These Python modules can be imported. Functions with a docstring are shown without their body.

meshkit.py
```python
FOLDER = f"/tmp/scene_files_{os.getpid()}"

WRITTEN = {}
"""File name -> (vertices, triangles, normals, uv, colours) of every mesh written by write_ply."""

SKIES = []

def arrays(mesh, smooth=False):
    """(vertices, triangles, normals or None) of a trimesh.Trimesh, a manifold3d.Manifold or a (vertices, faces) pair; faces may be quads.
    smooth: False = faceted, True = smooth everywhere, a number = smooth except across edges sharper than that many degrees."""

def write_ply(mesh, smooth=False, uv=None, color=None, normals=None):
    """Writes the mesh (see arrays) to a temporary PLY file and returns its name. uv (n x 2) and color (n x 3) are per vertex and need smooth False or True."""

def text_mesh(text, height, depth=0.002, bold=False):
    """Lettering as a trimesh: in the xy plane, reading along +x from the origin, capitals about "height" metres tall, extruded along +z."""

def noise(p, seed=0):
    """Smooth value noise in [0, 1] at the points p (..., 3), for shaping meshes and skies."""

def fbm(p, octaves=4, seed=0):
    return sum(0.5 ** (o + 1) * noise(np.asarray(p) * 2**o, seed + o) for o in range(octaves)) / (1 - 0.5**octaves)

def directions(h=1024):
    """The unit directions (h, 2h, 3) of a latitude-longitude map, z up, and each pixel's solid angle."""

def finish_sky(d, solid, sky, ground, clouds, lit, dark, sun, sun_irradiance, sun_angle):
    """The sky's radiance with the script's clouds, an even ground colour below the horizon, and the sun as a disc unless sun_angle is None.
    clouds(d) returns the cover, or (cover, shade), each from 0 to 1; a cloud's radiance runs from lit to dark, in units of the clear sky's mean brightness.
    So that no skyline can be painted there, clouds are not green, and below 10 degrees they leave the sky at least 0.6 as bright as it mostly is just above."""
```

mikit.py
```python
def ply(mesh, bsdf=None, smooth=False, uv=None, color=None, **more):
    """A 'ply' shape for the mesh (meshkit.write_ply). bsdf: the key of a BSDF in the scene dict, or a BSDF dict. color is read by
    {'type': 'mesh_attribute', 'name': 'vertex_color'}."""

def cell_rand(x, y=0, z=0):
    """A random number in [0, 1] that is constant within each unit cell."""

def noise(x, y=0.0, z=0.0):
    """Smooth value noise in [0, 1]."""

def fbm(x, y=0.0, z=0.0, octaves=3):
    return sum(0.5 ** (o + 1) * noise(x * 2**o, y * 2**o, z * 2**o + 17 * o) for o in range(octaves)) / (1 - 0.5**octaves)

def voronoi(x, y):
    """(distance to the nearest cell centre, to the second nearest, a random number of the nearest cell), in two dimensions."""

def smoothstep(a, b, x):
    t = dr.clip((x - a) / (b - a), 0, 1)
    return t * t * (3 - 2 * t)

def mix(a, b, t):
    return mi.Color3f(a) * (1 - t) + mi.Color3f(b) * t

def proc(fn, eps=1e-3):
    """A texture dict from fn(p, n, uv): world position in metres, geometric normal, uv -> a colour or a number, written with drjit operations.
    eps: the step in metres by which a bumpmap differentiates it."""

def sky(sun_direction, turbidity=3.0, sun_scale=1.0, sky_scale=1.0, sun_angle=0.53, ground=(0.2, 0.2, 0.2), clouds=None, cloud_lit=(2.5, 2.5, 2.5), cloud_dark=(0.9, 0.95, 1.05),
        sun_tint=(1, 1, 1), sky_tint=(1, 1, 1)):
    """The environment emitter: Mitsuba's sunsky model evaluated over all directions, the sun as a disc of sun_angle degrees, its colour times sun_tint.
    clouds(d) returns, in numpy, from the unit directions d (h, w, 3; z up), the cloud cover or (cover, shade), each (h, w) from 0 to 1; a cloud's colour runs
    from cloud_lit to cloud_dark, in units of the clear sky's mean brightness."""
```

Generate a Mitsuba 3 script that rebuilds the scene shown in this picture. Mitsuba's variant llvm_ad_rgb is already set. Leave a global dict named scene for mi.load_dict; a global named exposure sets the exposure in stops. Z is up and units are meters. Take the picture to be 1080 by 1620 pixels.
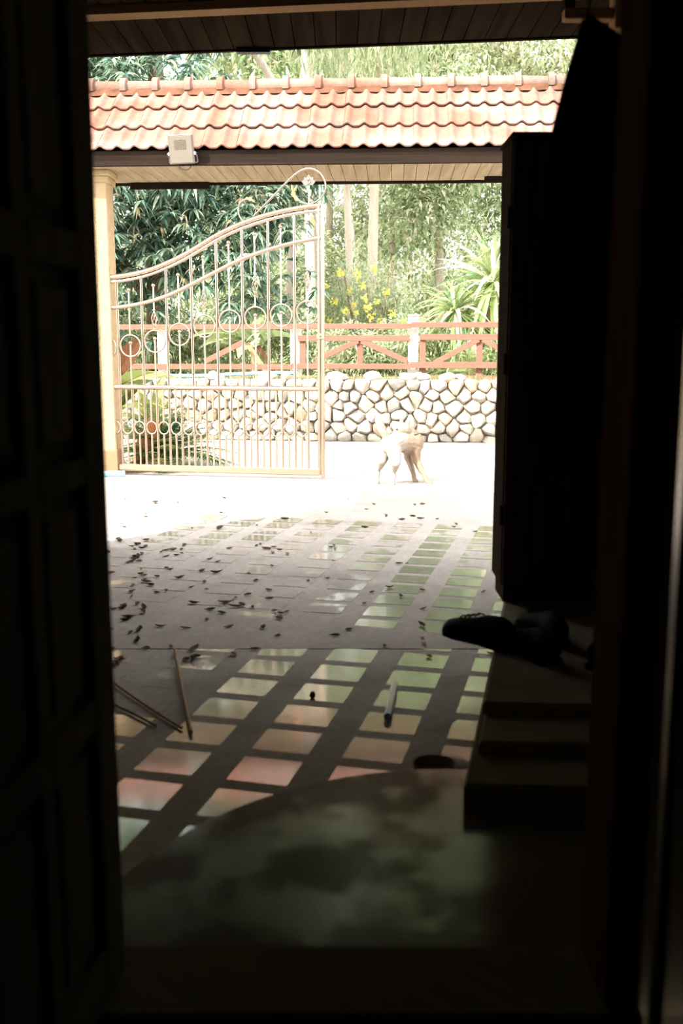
import math, random
import numpy as np
import trimesh, manifold3d
import drjit as dr
import mitsuba as mi
import mikit, meshkit
from shapely.geometry import Polygon, box as sbox
from scipy.spatial import Voronoi
from mikit import proc, noise, fbm, voronoi, smoothstep, mix, cell_rand

T = mi.ScalarTransform4f
scene, labels = {'type': 'scene'}, {}

# ------------------------------------------------------------------ camera, sky, exposure
EYE = 1.12                      # a 35 mm lens held low in the doorway, tilted a little down
PITCH = math.radians(9.55)
exposure = 3.3
FOC = 1575.0 / 1080.0
scene['camera'] = {
    'type': 'thinlens', 'fov_axis': 'x', 'fov': 2 * math.degrees(math.atan(0.5 / FOC)),
    'aperture_radius': 0.0048, 'focus_distance': 9.2, 'near_clip': 0.05, 'far_clip': 400.0,
    'to_world': T().look_at(origin=[0, 0, EYE], target=[0, math.cos(PITCH), EYE - math.sin(PITCH)], up=[0, 0, 1])}
SUN = (-0.54, -0.54, 0.65)
scene['sky'] = mikit.sky(SUN, turbidity=5.0, sun_scale=1.3, sky_scale=3.9, sun_angle=1.2, ground=(0.3, 0.28, 0.24),
                         clouds=lambda d: (0.55 + 0.45 * meshkit.fbm(d * np.array([2.5, 2.5, 5.0]) + 7.0, 4), 0.0),
                         cloud_lit=(1.5, 1.46, 1.38), sun_tint=(0.90, 1.08, 1.30), sky_tint=(1.08, 1.0, 0.88))

# ------------------------------------------------------------------ helpers
def lin(r, g, b):
    return [float((x / 255 / 12.92) if x <= 10 else ((x / 255 + 0.055) / 1.055) ** 2.4) for x in (r, g, b)]

def rgb(c):
    return {'type': 'rgb', 'value': [float(x) for x in c]}

_count = {}
def unique(base):
    n = _count.get(base, 0)
    _count[base] = n + 1
    return base if n == 0 else f'{base}_{n:03d}'

def thing(name, label, category, group=None):
    key = unique(name)
    labels[key] = {'label': label, 'category': category}
    if group:
        labels[key]['group'] = group
    return key

def struct(name, label=None):
    labels[name] = {'kind': 'structure'}
    if label:
        labels[name]['label'] = label
    return name

def put(mesh, mat, key, smooth=False, to_world=None, **kw):
    d = mesh if isinstance(mesh, dict) else mikit.ply(mesh, mat, smooth=smooth, **kw)
    scene[key] = d if to_world is None else {**d, 'to_world': to_world}
    return key

def part(parent, name, mesh, mat=None, smooth=False, to_world=None, label=None, kind=None, **kw):
    key = unique(parent + '__' + name)
    put(mesh, mat, key, smooth, to_world, **kw)
    if label or kind:
        labels[key] = {}
        if label: labels[key]['label'] = label
        if kind: labels[key]['kind'] = kind
    return key

def box(x0, x1, y0, y1, z0, z1, ch=0.0):
    a, b = np.array([x0, y0, z0], float), np.array([x1, y1, z1], float)
    if ch <= 0:
        m = trimesh.creation.box(extents=b - a)
        m.apply_translation((a + b) / 2)
        return m
    pts = []
    for sx in (0, 1):
        for sy in (0, 1):
            for sz in (0, 1):
                p = np.where([sx, sy, sz], b, a)
                for k in range(3):
                    q = p.copy()
                    for j in range(3):
                        if j != k:
                            q[j] += -ch if [sx, sy, sz][j] else ch
                    pts.append(q)
    return trimesh.convex.convex_hull(np.array(pts))

def join(*ms):
    return trimesh.util.concatenate([m for m in ms])

def moved(m, loc=(0, 0, 0), rz=0.0, rx=0.0, ry=0.0, s=1.0):
    m = m.copy()
    M = trimesh.transformations.euler_matrix(rx, ry, rz)
    m.apply_scale(s)
    m.apply_transform(M)
    m.apply_translation(loc)
    return m

def tube(path, r, n=8, closed=False):
    P = np.asarray(path, float)
    R = np.full(len(P), r, float) if np.isscalar(r) else np.asarray(r, float)
    if closed:
        t = np.roll(P, -1, 0) - np.roll(P, 1, 0)
    else:
        t = np.gradient(P, axis=0)
    t /= np.maximum(np.linalg.norm(t, axis=1, keepdims=True), 1e-9)
    u = np.cross(t[0], [0, 0, 1.0])
    if np.linalg.norm(u) < 1e-3:
        u = np.cross(t[0], [0, 1.0, 0])
    u /= np.linalg.norm(u)
    rings, a = [], np.arange(n) * 2 * np.pi / n
    for i in range(len(P)):
        u = u - t[i] * (u @ t[i]); u /= np.linalg.norm(u)
        w = np.cross(t[i], u)
        rings.append(P[i] + R[i] * (np.cos(a)[:, None] * u + np.sin(a)[:, None] * w))
    v = np.vstack(rings)
    f, m = [], len(P)
    for i in range(m if closed else m - 1):
        j = (i + 1) % m
        for k in range(n):
            k2 = (k + 1) % n
            f += [[i * n + k, j * n + k2, j * n + k], [i * n + k, i * n + k2, j * n + k2]]
    if not closed:
        c0, c1 = len(v), len(v) + 1
        v = np.vstack([v, P[0], P[-1]])
        for k in range(n):
            k2 = (k + 1) % n
            f += [[c0, k2, k], [c1, (m - 1) * n + k, (m - 1) * n + k2]]
    return trimesh.Trimesh(v, np.array(f), process=False)

def lathe(prof, n=20, loc=(0, 0, 0)):
    m = trimesh.creation.revolve(np.array(prof, float), sections=n)
    m.apply_translation(loc)
    return m

def spline(pts, n=40):
    from scipy.interpolate import CubicSpline
    p = np.asarray(pts, float)
    t = np.r_[0, np.cumsum(np.linalg.norm(np.diff(p, axis=0), axis=1))]
    return CubicSpline(t, p)(np.linspace(0, t[-1], n))

def ball(c, r, sub=2):
    m = trimesh.creation.icosphere(subdivisions=sub, radius=r)
    m.apply_translation(c)
    return m

def extrude(poly, h, z=0.0):
    m = trimesh.creation.extrude_polygon(poly, h, engine='earcut')
    m.apply_translation([0, 0, z])
    return m

def rough(rgbv, r=0.6, spec=0.4, metallic=0.0, **kw):
    d = {'type': 'principled', 'base_color': rgb(rgbv) if not isinstance(rgbv, dict) else rgbv, 'roughness': r, 'specular': spec}
    if metallic: d['metallic'] = metallic
    d.update(kw)
    return {'type': 'twosided', 'bsdf': d}

# ------------------------------------------------------------------ materials
def f_concrete(p, n, uv):
    big = fbm(p.x * 0.9 + 3, p.y * 0.9, 0.5, 4)
    mid = fbm(p.x * 6, p.y * 6, 2.0, 3)
    fine = noise(p.x * 190, p.y * 190, 1.0) * 0.6 + noise(p.x * 70, p.y * 70, 4.0) * 0.4
    k = 0.70 + 0.30 * big + 0.22 * (mid - 0.5) + 0.34 * (fine - 0.5)
    streak = smoothstep(0.62, 0.8, fbm(p.x * 0.7, p.y * 5.0, 8.0, 3)) * 0.12
    return mi.Color3f(0.375, 0.335, 0.305) * (k - streak)
scene['concrete'] = {'type': 'twosided', 'bsdf': {'type': 'diffuse', 'reflectance': proc(f_concrete)}}

def f_road(p, n, uv):
    k = 0.8 + 0.3 * fbm(p.x * 1.5, p.y * 4.5, 0.5, 4) + 0.25 * (noise(p.x * 60, p.y * 60, 1.0) - 0.5)
    return mi.Color3f(0.50, 0.455, 0.415) * k
scene['road_surface'] = {'type': 'twosided', 'bsdf': {'type': 'diffuse', 'reflectance': proc(f_road)}}

def f_soil(p, n, uv):
    k = fbm(p.x * 2.1, p.y * 2.1, 0.5, 4)
    return mix((0.20, 0.165, 0.10), (0.21, 0.24, 0.10), smoothstep(0.35, 0.65, k)) * (0.7 + 0.6 * noise(p.x * 23, p.y * 23, 3.0))
scene['soil'] = {'type': 'twosided', 'bsdf': {'type': 'diffuse', 'reflectance': proc(f_soil)}}

# glazed floor tiles: dark clear glaze, like a mirror at this low angle
def f_glaze(p, n, uv):
    k = fbm(p.x * 14, p.y * 14, 2.0, 3)
    return mi.Color3f(0.17, 0.172, 0.138) * (0.75 + 0.5 * k)
def tile_bsdf(alpha, ior, col):
    return {'type': 'twosided', 'bsdf': {'type': 'roughplastic', 'distribution': 'ggx', 'alpha': alpha, 'int_ior': ior, 'nonlinear': False, 'diffuse_reflectance': col}}
scene['glazed_tile'] = tile_bsdf(0.008, 3.2, proc(f_glaze))
def f_dustmask(p, n, uv):
    k = fbm(p.x * 7.0 + 11, p.y * 7.0, 3.0, 4)
    return smoothstep(0.44, 0.60, k) * 0.9
def f_dustmask2(p, n, uv):
    k = fbm(p.x * 7.0 + 11, p.y * 7.0, 3.0, 4)
    return 0.5 + 0.5 * smoothstep(0.28, 0.42, k)
for nm, fn in (('dusty', f_dustmask), ('very_dusty', f_dustmask2)):
    scene[f'{nm}_tile'] = {'type': 'blendbsdf', 'weight': proc(fn), 'glaze': {'type': 'ref', 'id': 'glazed_tile'}, 'dust': {'type': 'ref', 'id': 'concrete'}}

# smoothed cement of the landing, worn to different gloss
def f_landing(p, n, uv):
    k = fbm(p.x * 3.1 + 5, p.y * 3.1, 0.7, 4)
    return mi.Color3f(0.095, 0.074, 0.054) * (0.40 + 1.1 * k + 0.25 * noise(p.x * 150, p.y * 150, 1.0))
def f_polish(p, n, uv):
    k = fbm(p.x * 6.0 + 6.3, p.y * 6.0, 1.7, 4)
    return 0.20 + 0.55 * smoothstep(0.45, 0.64, k)
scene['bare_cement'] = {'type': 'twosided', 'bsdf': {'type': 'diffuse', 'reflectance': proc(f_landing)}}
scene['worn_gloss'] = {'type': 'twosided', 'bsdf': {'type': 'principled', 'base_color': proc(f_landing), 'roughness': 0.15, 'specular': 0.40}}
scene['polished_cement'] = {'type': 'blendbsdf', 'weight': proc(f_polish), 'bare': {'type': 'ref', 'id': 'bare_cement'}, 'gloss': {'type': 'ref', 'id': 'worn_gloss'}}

def wood_fn(base, dark, sx=40.0, sy=2.0, axis='y', amp=0.5):
    def f(p, n, uv):
        a, b = (p.x, p.y) if axis == 'y' else ((p.z, p.x) if axis == 'x' else (p.x + p.y, p.z))
        g = fbm(a * sx, b * sy, p.z * 3.0 if axis == 'y' else p.y * 3.0, 3)
        return mix(dark, base, smoothstep(0.25, 0.75, g) * amp + (1 - amp) * 0.6)
    return f
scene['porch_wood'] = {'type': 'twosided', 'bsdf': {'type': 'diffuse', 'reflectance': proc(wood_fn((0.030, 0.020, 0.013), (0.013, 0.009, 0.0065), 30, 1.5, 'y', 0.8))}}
scene['beam_wood'] = {'type': 'twosided', 'bsdf': {'type': 'diffuse', 'reflectance': proc(wood_fn((0.34, 0.21, 0.115), (0.22, 0.13, 0.07), 30, 1.5, 'x', 0.7))}}
scene['soffit_wood'] = {'type': 'twosided', 'bsdf': {'type': 'diffuse', 'reflectance': proc(wood_fn((0.32, 0.26, 0.18), (0.25, 0.19, 0.125), 26, 1.2, 'y', 0.7))}}
scene['fascia_wood'] = {'type': 'twosided', 'bsdf': {'type': 'diffuse', 'reflectance': proc(wood_fn((0.022, 0.015, 0.0115), (0.013, 0.009, 0.0075), 45, 1.5, 'x', 0.8))}}
scene['door_wood'] = {'type': 'twosided', 'bsdf': {'type': 'diffuse', 'reflectance': proc(wood_fn((0.16, 0.14, 0.10), (0.115, 0.10, 0.073), 40, 2.0, 'z', 0.6))}}
scene['frame_wood'] = {'type': 'twosided', 'bsdf': {'type': 'diffuse', 'reflectance': proc(wood_fn((0.10, 0.052, 0.028), (0.055, 0.028, 0.017), 70, 2.0, 'z', 0.8))}}
scene['dark_cupboard'] = {'type': 'twosided', 'bsdf': {'type': 'diffuse', 'reflectance': proc(wood_fn((0.052, 0.035, 0.025), (0.032, 0.022, 0.016), 40, 2.0, 'z', 0.6))}}
scene['room_wall'] = {'type': 'twosided', 'bsdf': {'type': 'diffuse', 'reflectance': rgb((0.30, 0.26, 0.20))}}
scene['room_floor'] = {'type': 'twosided', 'bsdf': {'type': 'diffuse', 'reflectance': rgb((0.14, 0.10, 0.07))}}
scene['added_wall'] = {'type': 'twosided', 'bsdf': {'type': 'diffuse', 'reflectance': proc(lambda p, n, uv: mi.Color3f(0.13, 0.105, 0.08) * (0.7 + 0.6 * fbm(p.x * 3 + p.y * 3, p.z * 3, 1.0, 3)))}}  # for the unseen side walls added to darken the porch
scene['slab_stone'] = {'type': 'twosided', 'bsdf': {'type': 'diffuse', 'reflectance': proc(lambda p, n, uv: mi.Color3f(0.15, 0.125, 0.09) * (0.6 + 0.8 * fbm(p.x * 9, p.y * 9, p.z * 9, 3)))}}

# terracotta roof tiles: three tones, weathered with grey bloom
def tile_fn(tone, seed):
    def f(p, n, uv):
        k = fbm(p.x * 4 + seed, p.y * 4 + p.z * 3, 1.0, 4)
        g = noise(p.x * 60, p.y * 60 + p.z * 40, 2.0)
        bloom = smoothstep(0.45, 0.7, fbm(p.x * 1.6 + 4, p.y * 2 + p.z * 2, 3.0, 4))
        c = mix(tone, (0.235, 0.180, 0.157), bloom * 0.55)
        stain = smoothstep(0.56, 0.74, fbm(p.x * 2.6 + 9, p.z * 6, 7.0, 4))
        return mix(c, (0.11, 0.09, 0.075), stain * 0.6) * (0.75 + 0.35 * k + 0.2 * (g - 0.5))
    return f
for i, tone in enumerate([(0.23, 0.109, 0.083), (0.245, 0.132, 0.105), (0.21, 0.093, 0.067)]):
    scene[f'roof_tile_{i}'] = {'type': 'twosided', 'bsdf': {'type': 'diffuse', 'reflectance': proc(tile_fn(tone, 3.0 * i))}}
scene['tile_mortar'] = rough(proc(lambda p, n, uv: mi.Color3f(0.10, 0.045, 0.027) * (0.35 + 1.1 * fbm(p.x * 12, p.y * 12, p.z * 12, 3))), 0.9, 0.1)

scene['post_render'] = rough(proc(lambda p, n, uv: mi.Color3f(0.31, 0.225, 0.135) * (0.85 + 0.3 * fbm(p.x * 14, p.y * 14, p.z * 14, 3))), 0.9, 0.1)
scene['post_foot'] = rough((0.22, 0.13, 0.075), 0.9, 0.1)
scene['gate_steel'] = {'type': 'twosided', 'bsdf': {'type': 'principled', 'base_color': rgb((0.37, 0.28, 0.215)), 'metallic': 0.85, 'roughness': 0.24, 'specular': 0.6}}
scene['copper_leaf'] = rough((0.42, 0.13, 0.05), 0.45, 0.5, 0.4)
scene['grey_metal'] = rough((0.12, 0.105, 0.098), 0.5, 0.4, 0.3)
scene['lamp_face'] = rough((0.13, 0.112, 0.092), 0.35, 0.5)
scene['led_yellow'] = rough((0.09, 0.07, 0.04), 0.6, 0.3)
scene['white_metal'] = rough((0.6, 0.58, 0.55), 0.4, 0.5)
scene['black_metal'] = rough((0.02, 0.018, 0.016), 0.5, 0.4)
scene['strip_steel'] = rough((0.22, 0.185, 0.145), 0.22, 0.5, 0.85)

def stone_fn(tone, seed):
    def f(p, n, uv):
        k = fbm(p.x * 7 + seed, p.y * 7, p.z * 7, 4)
        g = noise(p.x * 45, p.y * 45, p.z * 45)
        return mi.Color3f(tone) * (0.62 + 0.6 * k + 0.2 * (g - 0.5))
    return f
for i, tone in enumerate([(0.40, 0.36, 0.31), (0.44, 0.385, 0.315), (0.36, 0.335, 0.30), (0.43, 0.345, 0.25)]):
    scene[f'field_stone_{i}'] = {'type': 'twosided', 'bsdf': {'type': 'diffuse', 'reflectance': proc(stone_fn(tone, 5.0 * i))}}
scene['wall_core'] = rough((0.29, 0.25, 0.20), 0.95, 0.05)
scene['fence_wood'] = rough(proc(wood_fn((0.20, 0.092, 0.066), (0.165, 0.074, 0.054), 40, 2.0, 'x', 0.6)), 0.8, 0.2)
scene['fence_post'] = rough((0.46, 0.44, 0.41), 0.9, 0.1)
scene['blue_pvc'] = rough((0.16, 0.32, 0.46), 0.5, 0.4)
scene['trunk_pale'] = rough(proc(lambda p, n, uv: mi.Color3f(0.42, 0.35, 0.29) * (0.6 + 0.7 * fbm(p.x * 5, p.y * 5, p.z * 1.3, 4))), 0.9, 0.1)
scene['bark'] = rough(proc(lambda p, n, uv: mi.Color3f(0.20, 0.14, 0.09) * (0.6 + 0.8 * fbm(p.x * 16, p.y * 16, p.z * 4, 3))), 0.9, 0.1)
scene['terracotta'] = rough(proc(lambda p, n, uv: mi.Color3f(0.30, 0.115, 0.05) * (0.7 + 0.6 * fbm(p.x * 11, p.y * 11, p.z * 11, 3))), 0.8, 0.2)
scene['foliage'] = {'type': 'principledthin', 'base_color': {'type': 'mesh_attribute', 'name': 'vertex_color'}, 'roughness': 0.5, 'diff_trans': 1.15, 'spec_trans': 0.0}
scene['flower'] = {'type': 'principledthin', 'base_color': rgb((0.62, 0.55, 0.13)), 'roughness': 0.6, 'diff_trans': 0.7, 'spec_trans': 0.0}
scene['dog_coat'] = {'type': 'twosided', 'bsdf': {'type': 'diffuse', 'reflectance': {'type': 'mesh_attribute', 'name': 'vertex_color'}}}
scene['straw'] = rough((0.28, 0.175, 0.095), 0.7, 0.2)
for i, c in enumerate([(0.050, 0.033, 0.020), (0.085, 0.050, 0.022), (0.035, 0.027, 0.020), (0.16, 0.095, 0.035)]):
    scene[f'dead_leaf_{i}'] = rough(c, 0.8, 0.2)
scene['black_cloth'] = {'type': 'twosided', 'bsdf': {'type': 'diffuse', 'reflectance': rgb((0.010, 0.009, 0.010))}}
scene['black_leather'] = rough((0.004, 0.0038, 0.0038), 0.75, 0.03)
scene['grey_cloth'] = rough((0.20, 0.20, 0.19), 0.9, 0.1)
scene['brass'] = rough((0.45, 0.30, 0.12), 0.3, 0.5, 0.8)
scene['white_plastic'] = rough((0.62, 0.56, 0.47), 0.5, 0.4)

# ------------------------------------------------------------------ ground: driveway, road, garden
struct('driveway', 'light concrete driveway with inlaid glazed tiles')
ys = np.array([1.40, 3.0, 4.5, 6.0, 7.0, 8.0, 8.8, 9.4])
zs = np.array([0, 0, 0, 0, -0.01, -0.035, -0.065, -0.08])
v, f = [], []
for yy, zz in zip(ys, zs):
    v += [[-6, yy, zz], [6, yy, zz]]
for i in range(len(ys) - 1):
    a = 2 * i
    f += [[a, a + 1, a + 3], [a, a + 3, a + 2]]
put(trimesh.Trimesh(np.array(v, float), np.array(f), process=False), 'concrete', 'driveway', smooth=True)

struct('road', 'sunlit pale road beyond the gate')
g = np.linspace(0, 1, 9)
gx, gy = np.meshgrid(np.linspace(-16, 16, 33), np.linspace(9.38, 14.0, 12))
gz = -0.08 - 0.03 * np.clip((gy - 9.4) / 3, 0, 1) + 0.012 * (meshkit.fbm(np.stack([gx * 1.3, gy * 1.3, gx * 0], -1)) - 0.5) * (gy > 9.6)
def grid_mesh(gx, gy, gz):
    h, w = gx.shape
    idx = np.arange(h * w).reshape(h, w)
    q = np.stack([idx[:-1, :-1], idx[:-1, 1:], idx[1:, 1:], idx[1:, :-1]], -1).reshape(-1, 4)
    fc = np.vstack([q[:, [0, 1, 2]], q[:, [0, 2, 3]]])
    return trimesh.Trimesh(np.stack([gx, gy, gz], -1).reshape(-1, 3), fc, process=False)
put(grid_mesh(gx, gy, gz), 'road_surface', 'road', smooth=True)

# stone retaining wall line, and the raised garden behind it
WL0, WL1 = np.array([-4.2, 13.25]), np.array([4.4, 12.25])   # foot of the wall's face
wdir = (WL1 - WL0) / np.linalg.norm(WL1 - WL0)
wlen = float(np.linalg.norm(WL1 - WL0))
wyaw = math.atan2(wdir[1], wdir[0])
def on_wall(s, back=0.0, z=0.0):
    q = WL0 + wdir * s + np.array([-wdir[1], wdir[0]]) * back
    return np.array([q[0], q[1], z])
WALL_H = 0.68
struct('garden_ground', 'raised garden soil behind the stone wall')
gx, gy = np.meshgrid(np.linspace(-30, 30, 61), np.linspace(0, 60, 50))
yy = gy + np.interp(gx, [-30, 30], [13.25 + 25.8 * 0.116, 12.25 - 25.6 * 0.116]) + 0.30
gz = 0.62 + 0.10 * (meshkit.fbm(np.stack([gx * 0.8, gy * 0.8, gx * 0], -1)) - 0.4) + gy * 0.012
put(grid_mesh(gx, yy, gz), 'soil', 'garden_ground', smooth=True)

# inlaid glazed tiles: a grid turned 13.7 degrees from the camera's axis
TH = 0.2387
GC, GR = np.array([math.sin(TH), math.cos(TH)]), np.array([math.cos(TH), -math.sin(TH)])
G0 = np.array([-0.0585, 3.443])
PC, PR, TW, TD = 0.2613, 0.2055, 0.1653, 0.152
strip = Polygon([(-3, 3.575), (1.05, 3.575), (-0.1, 3.935), (-0.6, 4.10), (-3, 4.75)])
landing_c, landing_r = np.array([0.25, 1.45]), np.array([0.75, 0.85])
rnd = random.Random(4)
def tile_poly(c, k):
    o = G0 + (c - 2) * PC * GR - k * PR * GC
    return Polygon([o, o + TW * GR, o + TW * GR + TD * GC, o + TD * GC])
for k in range(8, -14, -1):
    for c in range(-4, 8):
        pg = tile_poly(c, k)
        cx, cy = pg.centroid.x, pg.centroid.y
        if cy < 1.80 and cx < -0.38: continue
        if cx < -1.46 or cx > 1.25 or cy < 1.62:
            continue
        if ((np.array([cx, cy]) - landing_c) / landing_r) @ ((np.array([cx, cy]) - landing_c) / landing_r) < 0.8:
            continue
        if cx > 0.40 + (cy - 2.4) * 0.215 + 0.12:      # under the stone slabs by the door
            continue
        pg = pg.difference(strip)
        if pg.is_empty or pg.area < 0.0015:
            continue
        if pg.geom_type != 'Polygon':
            pg = max(pg.geoms, key=lambda q: q.area)
        pg = pg.buffer(-0.004).buffer(0.004, quad_segs=2)
        if pg.is_empty:
            continue
        left = cx + 0.42 - (cy - 3.4) * 0.12
        if 2.95 < cy < 5.6 and left < 0:
            mat = 'very_dusty_tile' if left < -0.12 else 'dusty_tile'
        elif cy > 4.9:
            mat = 'dusty_tile'
        elif cy > 3.6 and c <= 1:
            mat = 'very_dusty_tile'
        else:
            mat = 'glazed_tile'
        m = extrude(pg, 0.012, -0.0103)
        tilt = np.array([rnd.gauss(0, 0.003), rnd.gauss(0, 0.003)])
        m.vertices[:, 2] += (m.vertices[:, :2] - [cx, cy]) @ tilt
        part('driveway', 'tile', m, mat)
part('driveway', 'cement_strip', extrude(strip, 0.010, -0.0075), 'concrete')
# the slab nearest the house
old = Polygon([(-2.2, 1.42), (1.6, 1.42), (1.6, 3.45), (1.05, 3.57), (-2.2, 3.57)])
part('driveway', 'near_slab', extrude(old, 0.0060, -0.0050), 'concrete')

# ------------------------------------------------------------------ landing in front of the door
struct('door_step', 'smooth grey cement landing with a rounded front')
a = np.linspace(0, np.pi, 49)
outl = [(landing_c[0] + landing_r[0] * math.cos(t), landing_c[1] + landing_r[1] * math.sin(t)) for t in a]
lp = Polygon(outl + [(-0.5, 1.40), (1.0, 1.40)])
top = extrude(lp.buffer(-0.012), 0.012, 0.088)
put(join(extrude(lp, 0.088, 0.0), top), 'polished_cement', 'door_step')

# ------------------------------------------------------------------ the room the camera stands in
struct('floor'); put(box(-1.5, 1.3, -2.6, 1.36, 0.0, 0.10), 'room_floor', 'floor')
struct('ceiling'); put(box(-1.82, 1.66, -2.7, 1.54, 2.45, 2.621), 'room_wall', 'ceiling')
struct('wall_left'); put(box(-1.6, -1.5, -2.7, 1.54, 0, 2.45), 'room_wall', 'wall_left')
struct('wall_right'); put(box(1.3, 1.4, -2.7, 1.54, 0, 2.45), 'room_wall', 'wall_right')
struct('wall_back'); put(box(-1.5, 1.3, -2.7, -2.6, 0, 2.45), 'room_wall', 'wall_back')
struct('wall_front')
put(join(box(-1.82, -0.41, 1.40, 1.52, 0, 2.45), box(0.455, 1.66, 1.40, 1.52, 0, 2.45), box(-0.41, 0.455, 1.40, 1.52, 2.10, 2.45)), 'room_wall', 'wall_front')
struct('trim_1', 'brown timber door frame')
part('trim_1', 'right_jamb', box(0.400, 0.455, 1.37, 1.53, 0.10, 2.10, 0.004), 'frame_wood', label='reddish brown right door jamb')
part('trim_1', 'left_jamb', box(-0.41, -0.365, 1.37, 1.53, 0.10, 2.10, 0.004), 'frame_wood')
part('trim_1', 'lintel', box(-0.41, 0.455, 1.37, 1.53, 2.055, 2.10, 0.004), 'frame_wood')
part('trim_1', 'sill', box(-0.41, 0.455, 1.35, 1.53, 0.095, 0.125, 0.006), 'door_wood', label='dark timber door sill')

# left leaf, opened inwards: frame with sunk panels
struct('door_1', 'dark panelled door leaf opened inwards')
def leaf_piece(s0, s1, z0, z1, t0, t1, ch=0.003):
    return box(s0, s1, t0, t1, z0, z1, ch)
DM = np.eye(4)
ddir = np.array([-0.089, -1.0]); ddir /= np.linalg.norm(ddir)
DM[:2, 0] = ddir; DM[:2, 1] = [-ddir[1], ddir[0]]
DM[:2, 3] = [-0.347, 1.46]
DMT = T(DM)
cols = [(0.085, 0.245), (0.29, 0.45)]
rows = [(0.22, 0.565), (0.613, 0.926), (0.966, 1.22), (1.27, 1.585), (1.63, 1.97)]
fr = [leaf_piece(0, 0.085, 0.135, 2.06, -0.035, 0.0), leaf_piece(0.245, 0.29, 0.135, 2.06, -0.033, -0.002), leaf_piece(0.45, 0.535, 0.135, 2.06, -0.035, 0.0)]
zc = [0.135] + [z for r in rows for z in r] + [2.06]
for i in range(0, len(zc), 2):
    for c0, c1 in cols:
        fr.append(leaf_piece(c0 - 0.004, c1 + 0.004, zc[i], zc[i + 1], -0.034, -0.001))
part('door_1', 'frame', join(*fr), 'door_wood', to_world=DMT)
for r0, r1 in rows:
    for c0, c1 in cols:
        part('door_1', 'panel', join(box(c0 - 0.003, c1 + 0.003, -0.024, -0.014, r0 - 0.003, r1 + 0.003), box(c0 + 0.022, c1 - 0.022, -0.026, -0.007, r0 + 0.022, r1 - 0.022, 0.006)), 'door_wood', to_world=DMT)
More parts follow.
